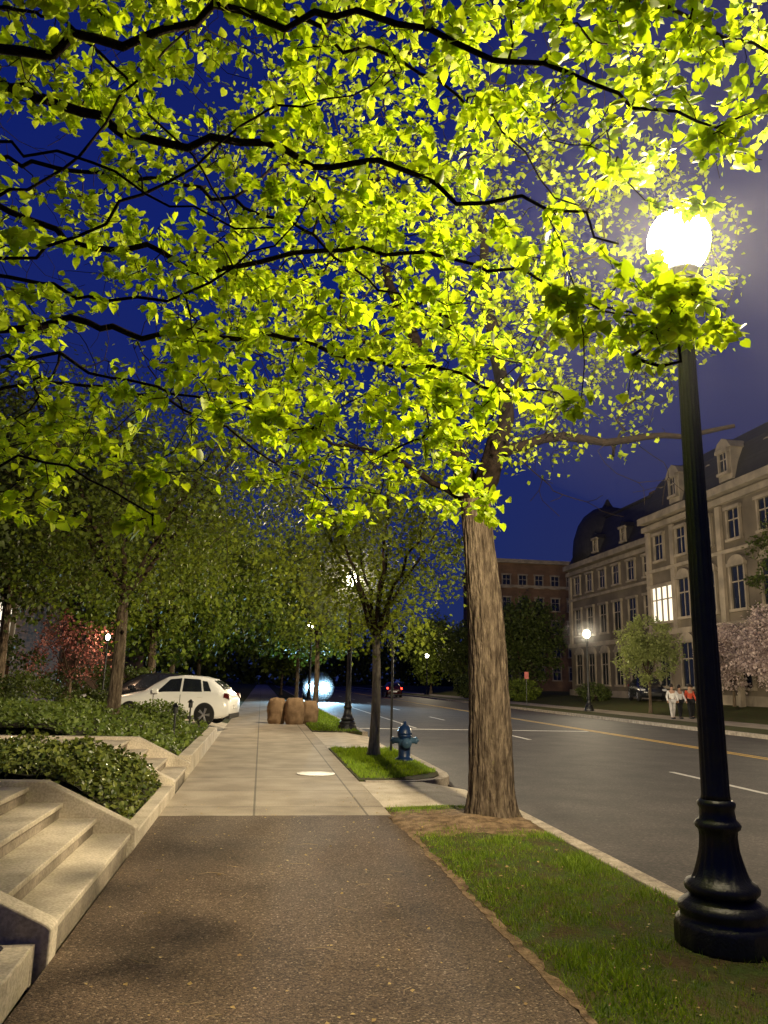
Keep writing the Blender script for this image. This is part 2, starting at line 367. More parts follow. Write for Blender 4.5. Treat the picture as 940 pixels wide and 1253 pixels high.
mr = nn(nt, 'ShaderNodeMapRange'); mr.inputs[1].default_value = .42; mr.inputs[2].default_value = .7; mr.inputs[4].default_value = .5; L.new(nz.outputs[0], mr.inputs[0])
# lamp glare and cloud put into the sky colour, purplish toward the right
mx2 = nn(nt, 'ShaderNodeMath', operation='MULTIPLY_ADD'); mx2.inputs[1].default_value = 1.7; mx2.inputs[2].default_value = -.46; mx2.use_clamp = True; L.new(sp.outputs[0], mx2.inputs[0])
ad = nn(nt, 'ShaderNodeMath', operation='MULTIPLY_ADD'); ad.inputs[2].default_value = 0; ad.use_clamp = True
L.new(mr.outputs[0], ad.inputs[0]); ad.inputs[1].default_value = .3
sm = nn(nt, 'ShaderNodeMath', operation='ADD'); sm.use_clamp = True; L.new(ad.outputs[0], sm.inputs[0]); L.new(mx2.outputs[0], sm.inputs[1])
mxc = nn(nt, 'ShaderNodeMixRGB'); L.new(sm.outputs[0], mxc.inputs[0]); L.new(rp.outputs[0], mxc.inputs[1]); mxc.inputs[2].default_value = (.030,.028,.062,1)
L.new(mxc.outputs[0], bg.inputs[0]); bg.inputs[1].default_value = 1.0
bpy.context.scene.view_settings.view_transform = 'Standard'
# ------------------------------------------------------------------ ground, road, pavements
def S(o, name=None): o['kind'] = 'structure'; return o
S(MB().box(-900, 900, -60, 1500, -.4, -.16).build('ground', m_ground))
S(MB().box(3.3, 18.1, -30, 420, -.2, -.13).build('road', m_asph))
S(MB().box(-1.1, 1.66, -6, 9.85, -.12, 0).build('path', m_path))
S(MB().box(-1.1, 1.66, 9.856, 300, -.12, 0).build('sidewalk', m_conc))
S(MB().box(20.6, 23.6, -30, 300, -.12, .0).build('far_sidewalk', m_conc))
# aprons falling to the road
S(MB().extr([(1.664,-.12),(3.42,-.12),(3.42,-.118),(2.7,.0),(1.664,.0)], 1, 10.5, 13.0).build('near_driveway_apron', m_conc2))
S(MB().extr([(1.664,-.12),(3.42,-.12),(3.42,-.118),(2.7,.0),(1.664,.0)], 1, 19.1, 25.0).build('driveway_apron', m_conc2))
S(MB().extr([(1.664,-.12),(3.22,-.12),(3.22,.0),(2.5,.02),(1.664,-.012)], 1, -6, 10.5).build('verge_ground', m_lawn))
def kerb(name, pts, w=.18, z0=-.2, z1=.012):
    """a kerb stone run along a line"""
    pts = [Vector((a, b, 0)) for a, b in pts]; Lf = []; Rt = []
    for i in range(len(pts)):
        t = (pts[min(i+1,len(pts)-1)]-pts[max(i-1,0)]).normalized(); nrm = Vector((-t.y, t.x, 0))*w/2
        Lf.append(pts[i]+nrm); Rt.append(pts[i]-nrm)
    b = MB(); n = len(pts); vs = []
    for i in range(n):
        for q, zz in ((Lf[i],z0),(Lf[i],z1),(Rt[i],z1),(Rt[i],z0)): vs.append((q.x,q.y,zz))
    fs = [(i*4+k, i*4+(k+1)%4, i*4+4+(k+1)%4, i*4+4+k) for i in range(n-1) for k in range(4)]
    fs += [(0,1,2,3), (4*n-1,4*n-2,4*n-3,4*n-4)]
    return S(b.add(vs, fs).build(name, m_kerb, bevel=.012))
kerb('kerb', [(3.32, y) for y in (-6, 2, 6, 10.2, 10.5)])
arc = [(1.75,13.02),(2.2,13.04),(2.7,13.15),(3.05,13.4),(3.25,13.8),(3.33,14.3),(3.34,16),(3.34,18.6),(3.2,18.95),(2.9,19.05)]
kerb('kerb_return', arc)
kerb('verge_kerb', [(3.33,25.1),(3.33,60),(3.33,300)])
kerb('far_kerb', [(18.1,-30),(18.1,60),(18.1,300)], .26)
S(MB().prism([(1.664,13.1),(2.65,13.2),(3.0,13.48),(3.17,13.9),(3.25,14.3),(3.25,18.6),(3.0,19.0),(1.664,19.0)], -.12, .02).build('verge_ground_island', m_lawn))
S(MB().box(1.664, 3.24, 25.0, 300, -.12, .02).build('verge_ground_far', m_lawn))
S(MB().box(18.23, 20.6, -30, 300, -.12, .01).build('far_verge_ground', m_lawn))
S(MB().extr([(23.6,-.12),(60,-.12),(60,.7),(29,.6),(26,.3),(23.6,.01)], 1, -30, 300).build('far_lawn', m_lawn))
# soil round the big tree, swelling over the roots and thinning out into the grass
def patch(name, cx, cy, rx, ry, z, mat, seed, n=64, rings=8, hump=.07):
    vs = [(cx, cy, z+hump)]; fs = []
    for j in range(1, rings+1):
        t = j/rings
        for i in range(n):
            a = 2*math.pi*i/n; k = 1+.25*mnoise.noise(Vector((math.cos(a)*2+seed, math.sin(a)*2, 0)))+.16*mnoise.noise(Vector((math.cos(a)*7+seed, math.sin(a)*7, 3)))
            X = cx+rx*k*t*math.cos(a); Y = cy+ry*k*t*math.sin(a)
            zz = z+hump*(1-t)**1.5+.012*mnoise.noise(Vector((X*6, Y*6, 0)))*(1-t)-.02*(t > .99)
            vs.append((min(3.21, max(1.60+.04*mnoise.noise(Vector((Y*5,3,1))), X)), Y, zz))
    fs += [(0, i+1, (i+1) % n+1) for i in range(n)]
    for j in range(rings-1):
        for i in range(n): a = 1+j*n+i; b = 1+j*n+(i+1) % n; fs.append((a, a+n, b+n, b))
    return S(MB().add(vs, fs).build(name, mat, smooth=True))
patch('bare_soil', 2.6, 9.35, 1.15, 1.0, .014, m_soil, 1)
ys = np.arange(-5, 9, .06)
S(MB().prism([(1.645+.03*mnoise.noise(Vector((y*2.3,5,0)))+.03*mnoise.noise(Vector((y*13,1,0))), y) for y in ys]+[(1.715+.08*mnoise.noise(Vector((y*1.7,0,0)))+.05*mnoise.noise(Vector((y*7,2,0))), y) for y in ys[::-1]], -.02, .003).build('soil_edge', m_soil))
# road markings
lm = MB()
for y in list(range(-24, 300, 12)): lm.box(8.55, 8.67, y+.6, y+3.8, -.13, -.126)
S(lm.build('lane_dashes', m_line_w)); S(MB().box(12.75, 12.87, -30, 300, -.13, -.126).box(13.0, 13.12, -30, 300, -.13, -.126).build('centre_line', m_line_y))
S(MB().box(5.9, 6.0, 30, 300, -.13, -.126).box(3.5, 12.6, 29.2, 29.5, -.13, -.126).build('parking_line', m_line_w))
cv = MB().lathe([(.33,0),(.33,.012),(.29,.016),(.28,.010)], n=32)
o = cv.build('utility_cover', m_cover); o.location = (1.02, 14.0, .001); tag(o, 'round pale metal utility cover set in the concrete sidewalk', 'manhole cover')
# driveway where the white car stands
S(MB().extr([(-1.104,-.12),(-1.104,.0),(-2.2,.2),(-9,.28),(-9,-.12)], 1, 21.9, 29.0).build('driveway', m_conc2))
# ------------------------------------------------------------------ left gardens
def bed(name, x0, x1, y0, y1, zf, n, ls, mat, label, lift=.12, soil=m_soil, sd=0):
    nx = max(2, int((x1-x0)/.15)); ny = max(2, int((y1-y0)/.15)); vs = []; fs = []
    for i in range(nx+1):
        for j in range(ny+1):
            X = x0+(x1-x0)*i/nx; Y = y0+(y1-y0)*j/ny; vs.append((X, Y, zf(X, Y)))
    for i in range(nx):
        for j in range(ny): a = i*(ny+1)+j; fs.append((a, a+ny+1, a+ny+2, a+1))
    S(MB().add(vs, fs).build(name+'_soil', soil, smooth=True))
    X = rng.uniform(x0, x1, n); Y = rng.uniform(y0, y1, n)
    keep = np.array([mnoise.noise(Vector((a*2.5+sd, b*2.5, 1))) > -.45 for a, b in zip(X, Y)]); X = X[keep]; Y = Y[keep]
    Zv = np.array([zf(a, b)+lift*(.6+.9*mnoise.noise(Vector((a*3+sd, b*3, 0)))) for a, b in zip(X, Y)])-rng.random(len(X))*lift*.9
    k = len(X); D = rnd(k)+np.array((.4,-.4,0)); Nn = rnd(k)*.5+np.array((.25,-.25,1.))
    o = leaves(name, np.stack([X, Y, Zv], 1), D, Nn, rng.uniform(ls[0], ls[1], k), HEART if ls[1] < .12 and y0 < 9 else DIAM, mat)
    tag(o, label, 'ground cover', None, 'stuff'); return o
def cl(v, a=0, b=1): return max(a, min(b, v))
m_dsoil = M('shaded_bed_soil', (.03,.03,.012), .95, (.015,.014,.008), 9, 1, 40, .1)  # soil of the leafy beds, a darker tone than the verge soil
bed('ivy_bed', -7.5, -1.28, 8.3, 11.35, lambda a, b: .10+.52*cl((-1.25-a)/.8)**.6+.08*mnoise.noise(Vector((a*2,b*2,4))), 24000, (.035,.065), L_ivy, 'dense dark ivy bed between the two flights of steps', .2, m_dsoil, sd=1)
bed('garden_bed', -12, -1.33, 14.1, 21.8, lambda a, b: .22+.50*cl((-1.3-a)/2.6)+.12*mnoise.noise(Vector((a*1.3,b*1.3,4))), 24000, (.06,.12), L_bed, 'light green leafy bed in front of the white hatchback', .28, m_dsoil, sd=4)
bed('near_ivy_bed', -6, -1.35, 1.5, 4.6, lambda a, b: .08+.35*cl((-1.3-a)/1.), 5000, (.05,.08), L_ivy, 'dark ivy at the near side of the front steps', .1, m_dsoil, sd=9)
def stairs(name, y0, y1, label):
    """flight rising away from the path between two cheek walls; each tread is a slab with a nosing over its riser"""
    root = thing(name, label, 'steps', (-1.17, (y0+y1)/2, 0)); a = y0-(y0+y1)/2; b = -a; hh = .138; tt = .045
    pts = [(0,-.1)]
    for k in range(4): pts += [(-.32*k, hh*(k+1)-tt-.001), (-.32*(k+1), hh*(k+1)-tt-.001)]
    pts += [(-6,.552-tt-.001),(-6,-.1)]
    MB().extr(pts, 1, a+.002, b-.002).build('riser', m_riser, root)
    for k in range(4):
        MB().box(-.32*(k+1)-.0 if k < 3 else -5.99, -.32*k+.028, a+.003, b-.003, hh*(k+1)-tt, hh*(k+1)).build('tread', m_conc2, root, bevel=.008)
    for (u, v_) in ((a-.17, a), (b, b+.17)):
        MB().extr([(.07,-.1),(.07,.18),(.04,.205),(-.80,.60),(-6,.60),(-6,-.1)], 1, u, v_).build('cheek_wall', m_conc2, root, bevel=.01)
    return root
stairs('garden_steps', 5.17, 8.05, 'wide concrete steps climbing left from the path in the foreground')
stairs('garden_steps', 11.6, 13.75, 'farther concrete steps with white cheek wall beyond the ivy bed')
def lowkerb(label, y0, y1, z, x0=-1.27, x1=-1.1):
    o = MB().box(x0, x1, y0, y1, -.1, z).build('garden_kerb', m_conc2, bevel=.015); return tag(o, label, 'kerb', None)
lowkerb('low concrete garden kerb edging the ivy bed', 8.23, 11.38, .14)
lowkerb('tall concrete garden kerb edging the light green bed', 14.0, 21.85, .30, -1.32, -1.1)
o = kerb('garden_kerb', [(-1.26,4.95),(-1.25,4.5),(-1.3,4.1),(-1.45,3.7),(-1.72,3.4),(-2.2,3.2)], .16, -.1, .11)
o.data.materials[0] = m_conc2; del o['kind']; tag(o, 'curved low concrete kerb in the bottom left corner', 'kerb')
# rear left garden ground
S(MB().extr([(-1.11,-.12),(-1.11,.0),(-2.5,.15),(-60,.5),(-60,-.12)], 1, 29.0, 300).build('garden_ground', m_lawn))
S(MB().extr([(-9.01,-.12),(-9.01,.3),(-60,.6),(-60,-.12)], 1, 14.1, 29.0).build('garden_ground_side', m_lawn))
S(MB().extr([(-7.5,-.12),(-7.5,.5),(-60,.6),(-60,-.12)], 1, -10, 14.0).build('garden_ground_near', m_lawn))
# ------------------------------------------------------------------ grass
def grass(name, x0, x1, y0, y1, n, label, zf, keep=None, h=(.025,.06), w=1):
    X = rng.uniform(x0, x1, n); Y = y0+(y1-y0)*rng.random(n)
    if keep is not None:
        k = np.array([keep(a, b) for a, b in zip(X, Y)]); X = X[k]; Y = Y[k]
    k = len(X); D = rnd(k)*.5+np.array((0,0,1.)); Nn = rnd(k); Zs = np.array([zf(a) for a in X])
    hh = rng.uniform(h[0], h[1], k)*np.array([1+.7*mnoise.noise(Vector((a*2.2, b*2.2, 11))) for a, b in zip(X, Y)])
    tm = (BLADE[0]*np.array((w,1,1)), BLADE[1])
    o = leaves(name, np.stack([X, Y, Zs], 1), D, Nn, hh, tm, L_grass); tag(o, label, 'grass', None, 'stuff')
def kp1(a, b):
    nv = mnoise.noise(Vector((a*1.6, b*1.2, 7)))+.5*mnoise.noise(Vector((a*5, b*5, 2)))
    d = math.hypot((a-2.6)/1.15, (b-9.35)/.95)+.4*nv
    if d < 1.0 and random.random() > cl((d-.62)*1.7)+.03: return False
    ed = (a-1.645)/.2
    return random.random() < cl(.7+nv*1.25, .08, 1) and (ed > .6+1.4*nv or random.random() < ed*.35)
grass('verge_grass', 1.645, 3.22, 1.5, 10.45, 70000, 'mown green grass of the verge round the near lamp post', lambda a: .006-.02*abs(a-2.5), kp1, (.025,.062), 1.2)
grass('island_grass', 1.7, 3.2, 13.3, 18.95, 16000, 'green grass of the verge round the fire hydrant', lambda a: .02, lambda a, b: not(b < 14.3 and a > 2.3+(b-13.3)), (.03,.08), 1.8)
grass('verge_grass_beyond', 1.7, 3.2, 25.2, 45, 9000, 'green grass of the verge by the second lamp post', lambda a: .02, None, (.04,.1), 3)
# fallen bits on the path
n = 620; X = rng.uniform(-1.0, 3.1, n); Y = rng.uniform(2.5, 12, n); Pn = np.stack([X, Y, np.full(n, .022)], 1)
Pn[:,2] = np.where(X > 1.62, .045, .006)
o = leaves('fallen_leaf_litter', Pn, rnd(n)*np.array((1,1,.1)), rnd(n)*.25+np.array((0,0,1.)), rng.uniform(.008,.036,n), DIAM, L_dead); tag(o, 'tiny dry leaves and bud scales scattered over the path', 'leaf litter', None, 'stuff')
tw = MB()
for i in range(26):
    x = random.uniform(-.9, 1.6); y = random.uniform(3.6, 9); a = random.uniform(0, 6.3); l = random.uniform(.03, .12)
    tw.tube([(x,y,.004),(x+l*math.cos(a),y+l*math.sin(a),.008),(x+l*1.8*math.cos(a+.3),y+l*1.8*math.sin(a+.3),.004)], [.002,.002,.001], 4)
tag(tw.build('fallen_twigs', M('dry_twig', (.35,.26,.15), .9)), 'thin dry twigs lying on the brown path', 'leaf litter', None, 'stuff')
# ------------------------------------------------------------------ street lamps
m_globe = emis('lit_globe', (1,.88,.66), 14, True)
def flu(n, amp, z0, z1):
    return lambda a, z: 1-amp*abs(math.sin(n*a/2)) if z0 < z < z1 else 1
LAMPC = (1, .83, .54)
def lamp_post(label, x, y, power, z=0, src=None, rad_=.16):
    if src:
        r = src.copy(); C.objects.link(r); r.location = (x, y, z); r['label'] = label
        for c in src.children:
            if c.type == 'LIGHT': continue
            k = c.copy(); C.objects.link(k); k.parent = r
            for g in c.children: q = g.copy(); C.objects.link(q); q.parent = k
    else:
        r = thing('street_lamp', label, 'street lamp', (x, y, z), 0, 'globe street lamps along the avenue')
        MB().lathe([(.30,0),(.305,.03),(.305,.13),(.29,.16),(.262,.175),(.262,.20),(.275,.225),(.27,.25),(.245,.27),(.215,.29),(.20,.31)], n=48, flute=flu(16,.05,.02,.15)).build('base', m_iron, r, True)
        MB().lathe([(.20,.31),(.225,.335),(.23,.36),(.215,.385),(.185,.40),(.168,.43),(.145,.50),(.125,.58),(.118,.66),(.122,.70),(.14,.715),(.145,.735),(.132,.755),(.115,.77),(.108,.83),(.118,.85),(.12,.87),(.10,.89)], n=48, flute=flu(16,.10,.42,.69)).build('pedestal', m_iron, r, True)
        pr = [(.095,.89)]+[(.090-.028*t, .92+3.48*t) for t in np.linspace(0,1,14)]
        MB().lathe(pr, n=64, flute=flu(16,.09,.91,4.41)).build('shaft', m_iron, r, True)
        MB().lathe([(.065,4.40),(.09,4.41),(.095,4.43),(.075,4.45),(.065,4.50),(.08,4.53),(.11,4.57),(.125,4.61),(.13,4.66),(.14,4.67),(.14,4.70),(.11,4.71)], n=32).build('fitter', m_iron, r, True)
        g = MB().lathe([(.11,4.712),(.14,4.74),(.185,4.80),(.215,4.87),(.232,4.95),(.228,5.02),(.205,5.09),(.165,5.15),(.11,5.19),(.06,5.215),(.03,5.225)], n=32).build('globe', m_globe, r, True)
        MB().lathe([(.04,5.222),(.05,5.235),(.03,5.25),(.018,5.27),(.022,5.30),(.004,5.34)], n=16).build('finial', m_iron, g, True)
    ld = bpy.data.lights.new('bulb', 'POINT'); ld.energy = power; ld.color = LAMPC; ld.shadow_soft_size = rad_; ld.use_nodes = True
    ln = ld.node_tree; em = ln.nodes['Emission']; fo = ln.nodes.new('ShaderNodeLightFalloff'); fo.inputs[0].default_value = 1
    ln.links.new(fo.outputs['Linear'], em.inputs['Strength'])
    lo = bpy.data.objects.new('bulb', ld); C.objects.link(lo); lo.parent = r; lo.location = (0, 0, 4.95)
    return r
lamp1 = lamp_post('tall black fluted lamp post with lit globe, nearest at right foreground', 3.0, 4.95, 600)
lamp_post('black globe lamp post behind the fire hydrant, second along near verge', 2.89, 26.2, 400, src=lamp1)
lamp_post('globe lamp post across the road, left of the round street tree', 21.2, 49, 170, src=lamp1)
lamp_post('added globe lamp post across the road, unseen beyond the right edge of view', 21.2, 27, 110, src=lamp1)  # unseen lamp, added to light the mansion front, people and pale trees
lamp_post('small distant globe lamp post far down the avenue', 21.2, 100, 120, src=lamp1)
lamp_post('third globe lamp post along the near verge, far off behind the bags', 2.89, 48, 150, src=lamp1)
# scattering balls added round lamp heads and headlights to make their glare
def glow_ball(loc, r, dens, an):
    """added ball of even scattering volume that makes a glow round a light"""
    mt = bpy.data.materials.new('glow_scatter'); mt.use_nodes = True; mn = mt.node_tree; mn.nodes.clear()
    mo = nn(mn, 'ShaderNodeOutputMaterial'); v = nn(mn, 'ShaderNodeVolumeScatter'); v.inputs['Density'].default_value = dens; v.inputs['Anisotropy'].default_value = an; mn.links.new(v.outputs[0], mo.inputs['Volume'])
    o = MB().lathe([(.02*r,-r)]+[(r*math.cos(a), r*math.sin(a)) for a in np.linspace(-1.45,1.45,13)]+[(.02*r,r)], n=24).build('glow_volume', mt); o.location = loc; S(o)
glow_ball((3.0,4.95,4.95), 2.1, .012, .6)
for r_, d_ in ((.7,.09),(1.2,.035),(1.8,.014)): glow_ball((2.89,26.2,4.951), r_, d_, .5)
for r_, d_ in ((.9,.07),(1.6,.028)): glow_ball((21.2,49,4.951), r_, d_, .5)
for r_, d_ in ((.7,.06),(1.3,.02)): glow_ball((4.5,62.9,1.0), r_, d_, .5)
# ------------------------------------------------------------------ the big near canopy
tx, ty = -4.7, 4.9
trunkA = [(tx,ty,.55),(tx+.03,ty,2.0),(tx+.1,ty-.02,3.4),(tx+.2,ty-.1,4.6),(tx+.3,ty-.2,5.8)]
def LB(z, pts, r0, r1): return ([(tx+.1, ty, z)]+[P(*q) for q in pts], r0, r1)
limbsA = [
 LB(4.4, [(-120,90,4.6),(60,125,4.2),(190,172,4.1),(290,168,4.0),(380,200,4.0),(470,205,3.9),(560,245,3.8),(640,240,3.8),(760,300,3.9)], .06, .005),
 LB(5.2, [(-160,60,4.0),(0,75,3.7),(90,48,3.6),(180,52,3.5),(270,18,3.4),(350,15,3.4),(560,50,3.3),(760,110,3.4),(900,160,3.6)], .045, .005),
 LB(3.8, [(-160,240,5.0),(0,250,5.2),(120,305,5.1),(180,300,5.1),(250,335,5.0),(420,300,4.6),(600,330,4.3),(820,400,4.2)], .04, .005),
 LB(3.2, [(-160,400,6.2),(0,402,6.0),(90,396,5.9),(180,410,5.7),(330,415,5.4),(450,440,5.2),(560,465,5.0),(700,490,4.8)], .055, .005),
 LB(2.8, [(-160,500,6.8),(60,470,6.5),(220,500,6.2),(330,560,6.0),(410,620,5.8)], .03, .005),
 LB(3.6, [(-120,200,5.8),(100,210,5.8),(300,250,5.6),(430,330,5.4),(540,400,5.2),(640,450,5.0)], .03, .005),
 LB(5.6, [(-100,-40,4.6),(200,-30,4.4),(450,60,4.2),(620,160,4.2),(700,250,4.2)], .035, .005),
 LB(5.7, [(0,-160,4.2),(350,-140,3.8),(650,-80,3.6),(850,20,3.6),(960,90,3.8)], .04, .007),
 LB(3.0, [(-120,560,4.2),(20,560,3.9),(110,590,3.7),(190,630,3.6)], .018, .004),
 LB(4.0, [(-150,320,4.6),(20,340,4.4),(110,372,4.3),(230,360,4.2),(330,300,4.1),(380,240,4.0)], .025, .004),
 LB(4.9, [(-150,0,5.2),(60,20,5.0),(160,110,4.9),(250,210,4.8),(310,330,4.8)], .022, .004),
 LB(3.3, [(-150,450,5.0),(40,440,4.8),(160,470,4.7),(300,500,4.6),(460,560,4.6)], .022, .004),
 LB(4.6, [(-150,140,3.6),(30,190,3.5),(140,205,3.4),(240,260,3.4),(330,280,3.4)], .02, .004),
 LB(4.2, [(-150,270,4.0),(40,225,3.9),(130,150,3.8),(210,60,3.7),(260,-20,3.7)], .02, .004),
 LB(3.6, [(-150,360,4.2),(60,300,4.0),(180,235,3.9),(330,140,3.8),(450,100,3.7)], .02, .004),
]
poly = [(-60,650),(40,635),(120,645),(180,650),(215,600),(290,600),(325,635),(360,630),(400,680),(430,640),(520,632),(610,640),(650,570),(720,520),(780,490),(880,460),(915,400),(905,330),(850,322),(800,330),(745,300),(790,250),(830,262),(900,245),(930,210),(960,180),(990,60),(990,-120),(-60,-120)]
def inside(x, y, pl):
    c = False; j = len(pl)-1
    for i in range(len(pl)):
        if (pl[i][1] > y) != (pl[j][1] > y) and x < (pl[j][0]-pl[i][0])*(y-pl[i][1])/(pl[j][1]-pl[i][1])+pl[i][0]: c = not c
        j = i
    return c
holes = [(235,250,58,42),(330,315,42,22),(660,215,66,40),(60,190,62,34),(760,255,38,28),(60,440,50,18),(240,120,42,24),(820,215,30,20),(150,520,36,16),(590,565,30,22),(480,40,28,16),(130,60,46,22),(60,325,44,20),(160,375,34,16),(700,90,24,16)]
def okp(x, y):
    if not inside(x, y, poly): return False
    return not any(((x-a)/c)**2+((y-b)/d)**2 < 1 and random.random() < .9 for a, b, c, d in holes)
tg = []
# sprays: flat fans of twigs, so the foliage lies in layers with gaps between
while len(tg) < 3150:
    x = random.uniform(-60, 990); y = random.uniform(-110, 690)
    if not okp(x, y): continue
    if x > 560 and random.random() < .3: continue
    if x > 690 and y > 330 and random.random() < .45: continue
    if x < 240 and y < 480 and random.random() < .2: continue
    t = cl((y+50)/650); d = random.uniform(3.0+1.5*t, 5.6+2.4*t)
    if x > 640 and y < 520: d = random.uniform(3.1, 5.0)
    if y > 580 and x < 260: d = random.uniform(3.4, 4.8)
    q = P(x, y, d)
    if mnoise.noise(q*1.3+Vector((9,2,4))) < -.12: continue
    for k in range(random.randint(4, 9)):
        a = random.gauss(0, .8)-.2; l = abs(random.gauss(.05, .30))
        v = q+Vector((l*math.cos(a), l*math.sin(a)*1.2, random.gauss(0, .022)-l*.1))
        r_ = v-EYE; s_ = 1/r_.dot(F); xx = 470+FPX*r_.dot(R1)*s_; yy = 626.5-FPX*r_.dot(U1)*s_
        if okp(xx, yy) and r_.length > 2.8: tg.append(tuple(v))
# leaves close about the lamp head
for k in range(12): tg.append(tuple(P(random.gauss(850, 30), random.uniform(345, 420), random.uniform(4.2, 5.0))))
for k in range(9): tg.append(tuple(P(random.uniform(810,900), random.uniform(338,362), random.uniform(4.5,5.0))))
for k in range(6): tg.append(tuple(P(random.uniform(785,812), random.uniform(298,335), random.uniform(4.4,5.0))))
for k in range(12): tg.append(tuple(P(random.uniform(830,905), random.uniform(232,264), random.uniform(4.3,4.9))))
nb = 0
while nb < 950:
    x = random.uniform(-60, 620); y = random.uniform(-80, 580)
    if inside(x, y, poly): t = cl((y+50)/650); tg.append(tuple(P(x, y, random.uniform(3.2+1.2*t, 6+2*t)))); nb += 1
make_tree('linden_tree', 'big leaning linden whose lit yellow-green branches hang over the path from the left', 'tree', (tx,ty,.55), trunkA, limbsA, tg, L_near, m_twig,
          per=7, lsize=(.045,.080), tm=HEART, tip=.0023, trunk_r=(.3,.2), step=.14, spread=.045, tail=.28, trunk_sides=28, droop=.12, bare=nb, wob=.026, up=.32)
# ------------------------------------------------------------------ the big tree in the verge
bx, by = 2.86, 9.6
trunkB = [(bx,by,-.02),(bx-.01,by,.8),(bx-.05,by,2.2),(bx-.14,by,3.3),(bx-.2,by,3.95)]
limbsB = [
 ([(bx-.2,by,3.9),P(572,585,9.8),P(552,540,9.8),P(540,480,9.8),P(500,400,9.6),P(470,330,9.5)], .14, .05),
 ([(bx-.2,by,3.9),P(598,585,9.8),P(612,545,9.8),P(618,490,9.9),P(600,400,9.8),P(590,280,9.8)], .13, .05),
 ([(bx-.2,by,3.9),P(606,566,9.8),P(640,545,9.8),P(690,533,9.7),P(740,541,9.6),P(790,534,9.5),P(840,536,9.4),P(900,522,9.2)], .085, .022),
 ([(bx-.2,by,3.9),P(545,600,10.2),P(480,560,10.6),P(400,540,11.2)], .05, .02),
 ([(bx-.2,by,3.9),P(600,540,9.2),P(640,460,8.4),P(690,380,7.8)], .05, .02),
]
tgB = blob_targets(900, (bx-.8,by+.0,7.2), 4.3, 3.6, 3.3, .4, .6)
tgB = [q for q in tgB if q[2] > 4.1+.3*max(0, q[0]-bx)]
bb = [tuple(P(random.uniform(630,850), random.uniform(520,640), random.uniform(9,10))) for _ in range(34)]
tgB = np.array([tuple(q) for q in tgB]+bb)
make_tree('verge_tree', 'tall tree with thick rough lit trunk rooted in bare soil at the kerb', 'tree', (bx,by,-.02), trunkB, limbsB, tgB, L_mid2, m_twig,
          per=13, lsize=(.06,.10), tm=DIAM, tip=.004, trunk_r=(.28,.195), step=.22, spread=.2, tail=.7, trunk_sides=120, flare=1.26, wob=.015, bare=len(bb))
# ------------------------------------------------------------------ other trees
simple_tree('street_tree', 'slim forked young tree beside the fire hydrant', 2.5, 17.3, .02, 2.1, 7.0, 2.7, 600, 15, (.08,.14), L_yng, .115, forks=7, bark=m_pbark)
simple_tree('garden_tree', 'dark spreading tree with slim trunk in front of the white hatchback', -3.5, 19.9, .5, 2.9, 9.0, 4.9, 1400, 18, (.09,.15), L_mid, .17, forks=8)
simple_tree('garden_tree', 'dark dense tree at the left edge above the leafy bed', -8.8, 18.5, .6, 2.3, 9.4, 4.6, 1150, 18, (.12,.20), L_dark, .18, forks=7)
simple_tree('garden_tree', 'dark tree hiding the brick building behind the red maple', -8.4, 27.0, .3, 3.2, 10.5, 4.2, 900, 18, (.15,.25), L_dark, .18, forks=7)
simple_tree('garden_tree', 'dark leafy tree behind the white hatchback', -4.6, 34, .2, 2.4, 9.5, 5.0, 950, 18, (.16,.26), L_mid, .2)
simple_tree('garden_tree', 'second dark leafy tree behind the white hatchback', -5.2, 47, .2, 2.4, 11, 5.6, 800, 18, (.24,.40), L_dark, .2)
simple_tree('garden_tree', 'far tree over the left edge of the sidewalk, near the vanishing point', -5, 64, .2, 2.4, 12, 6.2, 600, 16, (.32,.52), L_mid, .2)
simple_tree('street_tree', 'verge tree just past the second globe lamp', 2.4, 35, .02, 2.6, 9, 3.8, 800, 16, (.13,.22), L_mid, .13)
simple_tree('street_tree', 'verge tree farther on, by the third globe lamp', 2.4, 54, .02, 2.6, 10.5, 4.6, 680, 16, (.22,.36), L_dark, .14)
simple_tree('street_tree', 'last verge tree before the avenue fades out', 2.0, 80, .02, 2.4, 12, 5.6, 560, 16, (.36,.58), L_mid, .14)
simple_tree('red_maple', 'small pale reddish maple left of the white hatchback', -6.4, 28.0, .2, 1.2, 3.8, 1.9, 170, 11, (.06,.12), L_red, .06)
simple_tree('round_street_tree', 'round pale green street tree behind the walking people', 23.9, 46, .02, 1.7, 6.0, 2.15, 500, 20, (.11,.19), L_pale, .11)
simple_tree('dense_tree', 'large dark tree left of the mansion dome', 28, 81, .6, 1.5, 11.2, 4.4, 620, 18, (.26,.44), L_dark, .25)
simple_tree('far_street_tree', 'rounded tree across the road far down the avenue', 23.5, 108, .1, 1.5, 11.4, 4.4, 460, 16, (.32,.52), L_mid, .2)
simple_tree('far_street_tree', 'dark tree across the road between trunk and distant lamp', 25, 95, .3, 1.5, 9.5, 3.8, 380, 16, (.28,.46), L_dark, .2)
simple_tree('blossom_tree', 'pale pink blossom tree at the right edge, nearer of two', 28.0, 38.5, .5, 1.4, 6.4, 2.8, 520, 26, (.11,.19), L_pink, .12)
simple_tree('blossom_tree', 'pale pink blossom tree beside the mansion wall, farther of two', 28.6, 44.5, .5, 1.4, 5.6, 2.1, 380, 26, (.11,.19), L_pink, .1)
simple_tree('dense_tree', 'dark tree before the mansion at the extreme right edge', 30.6, 41.0, .5, 4.5, 12, 2.6, 360, 18, (.16,.26), L_dark, .2)
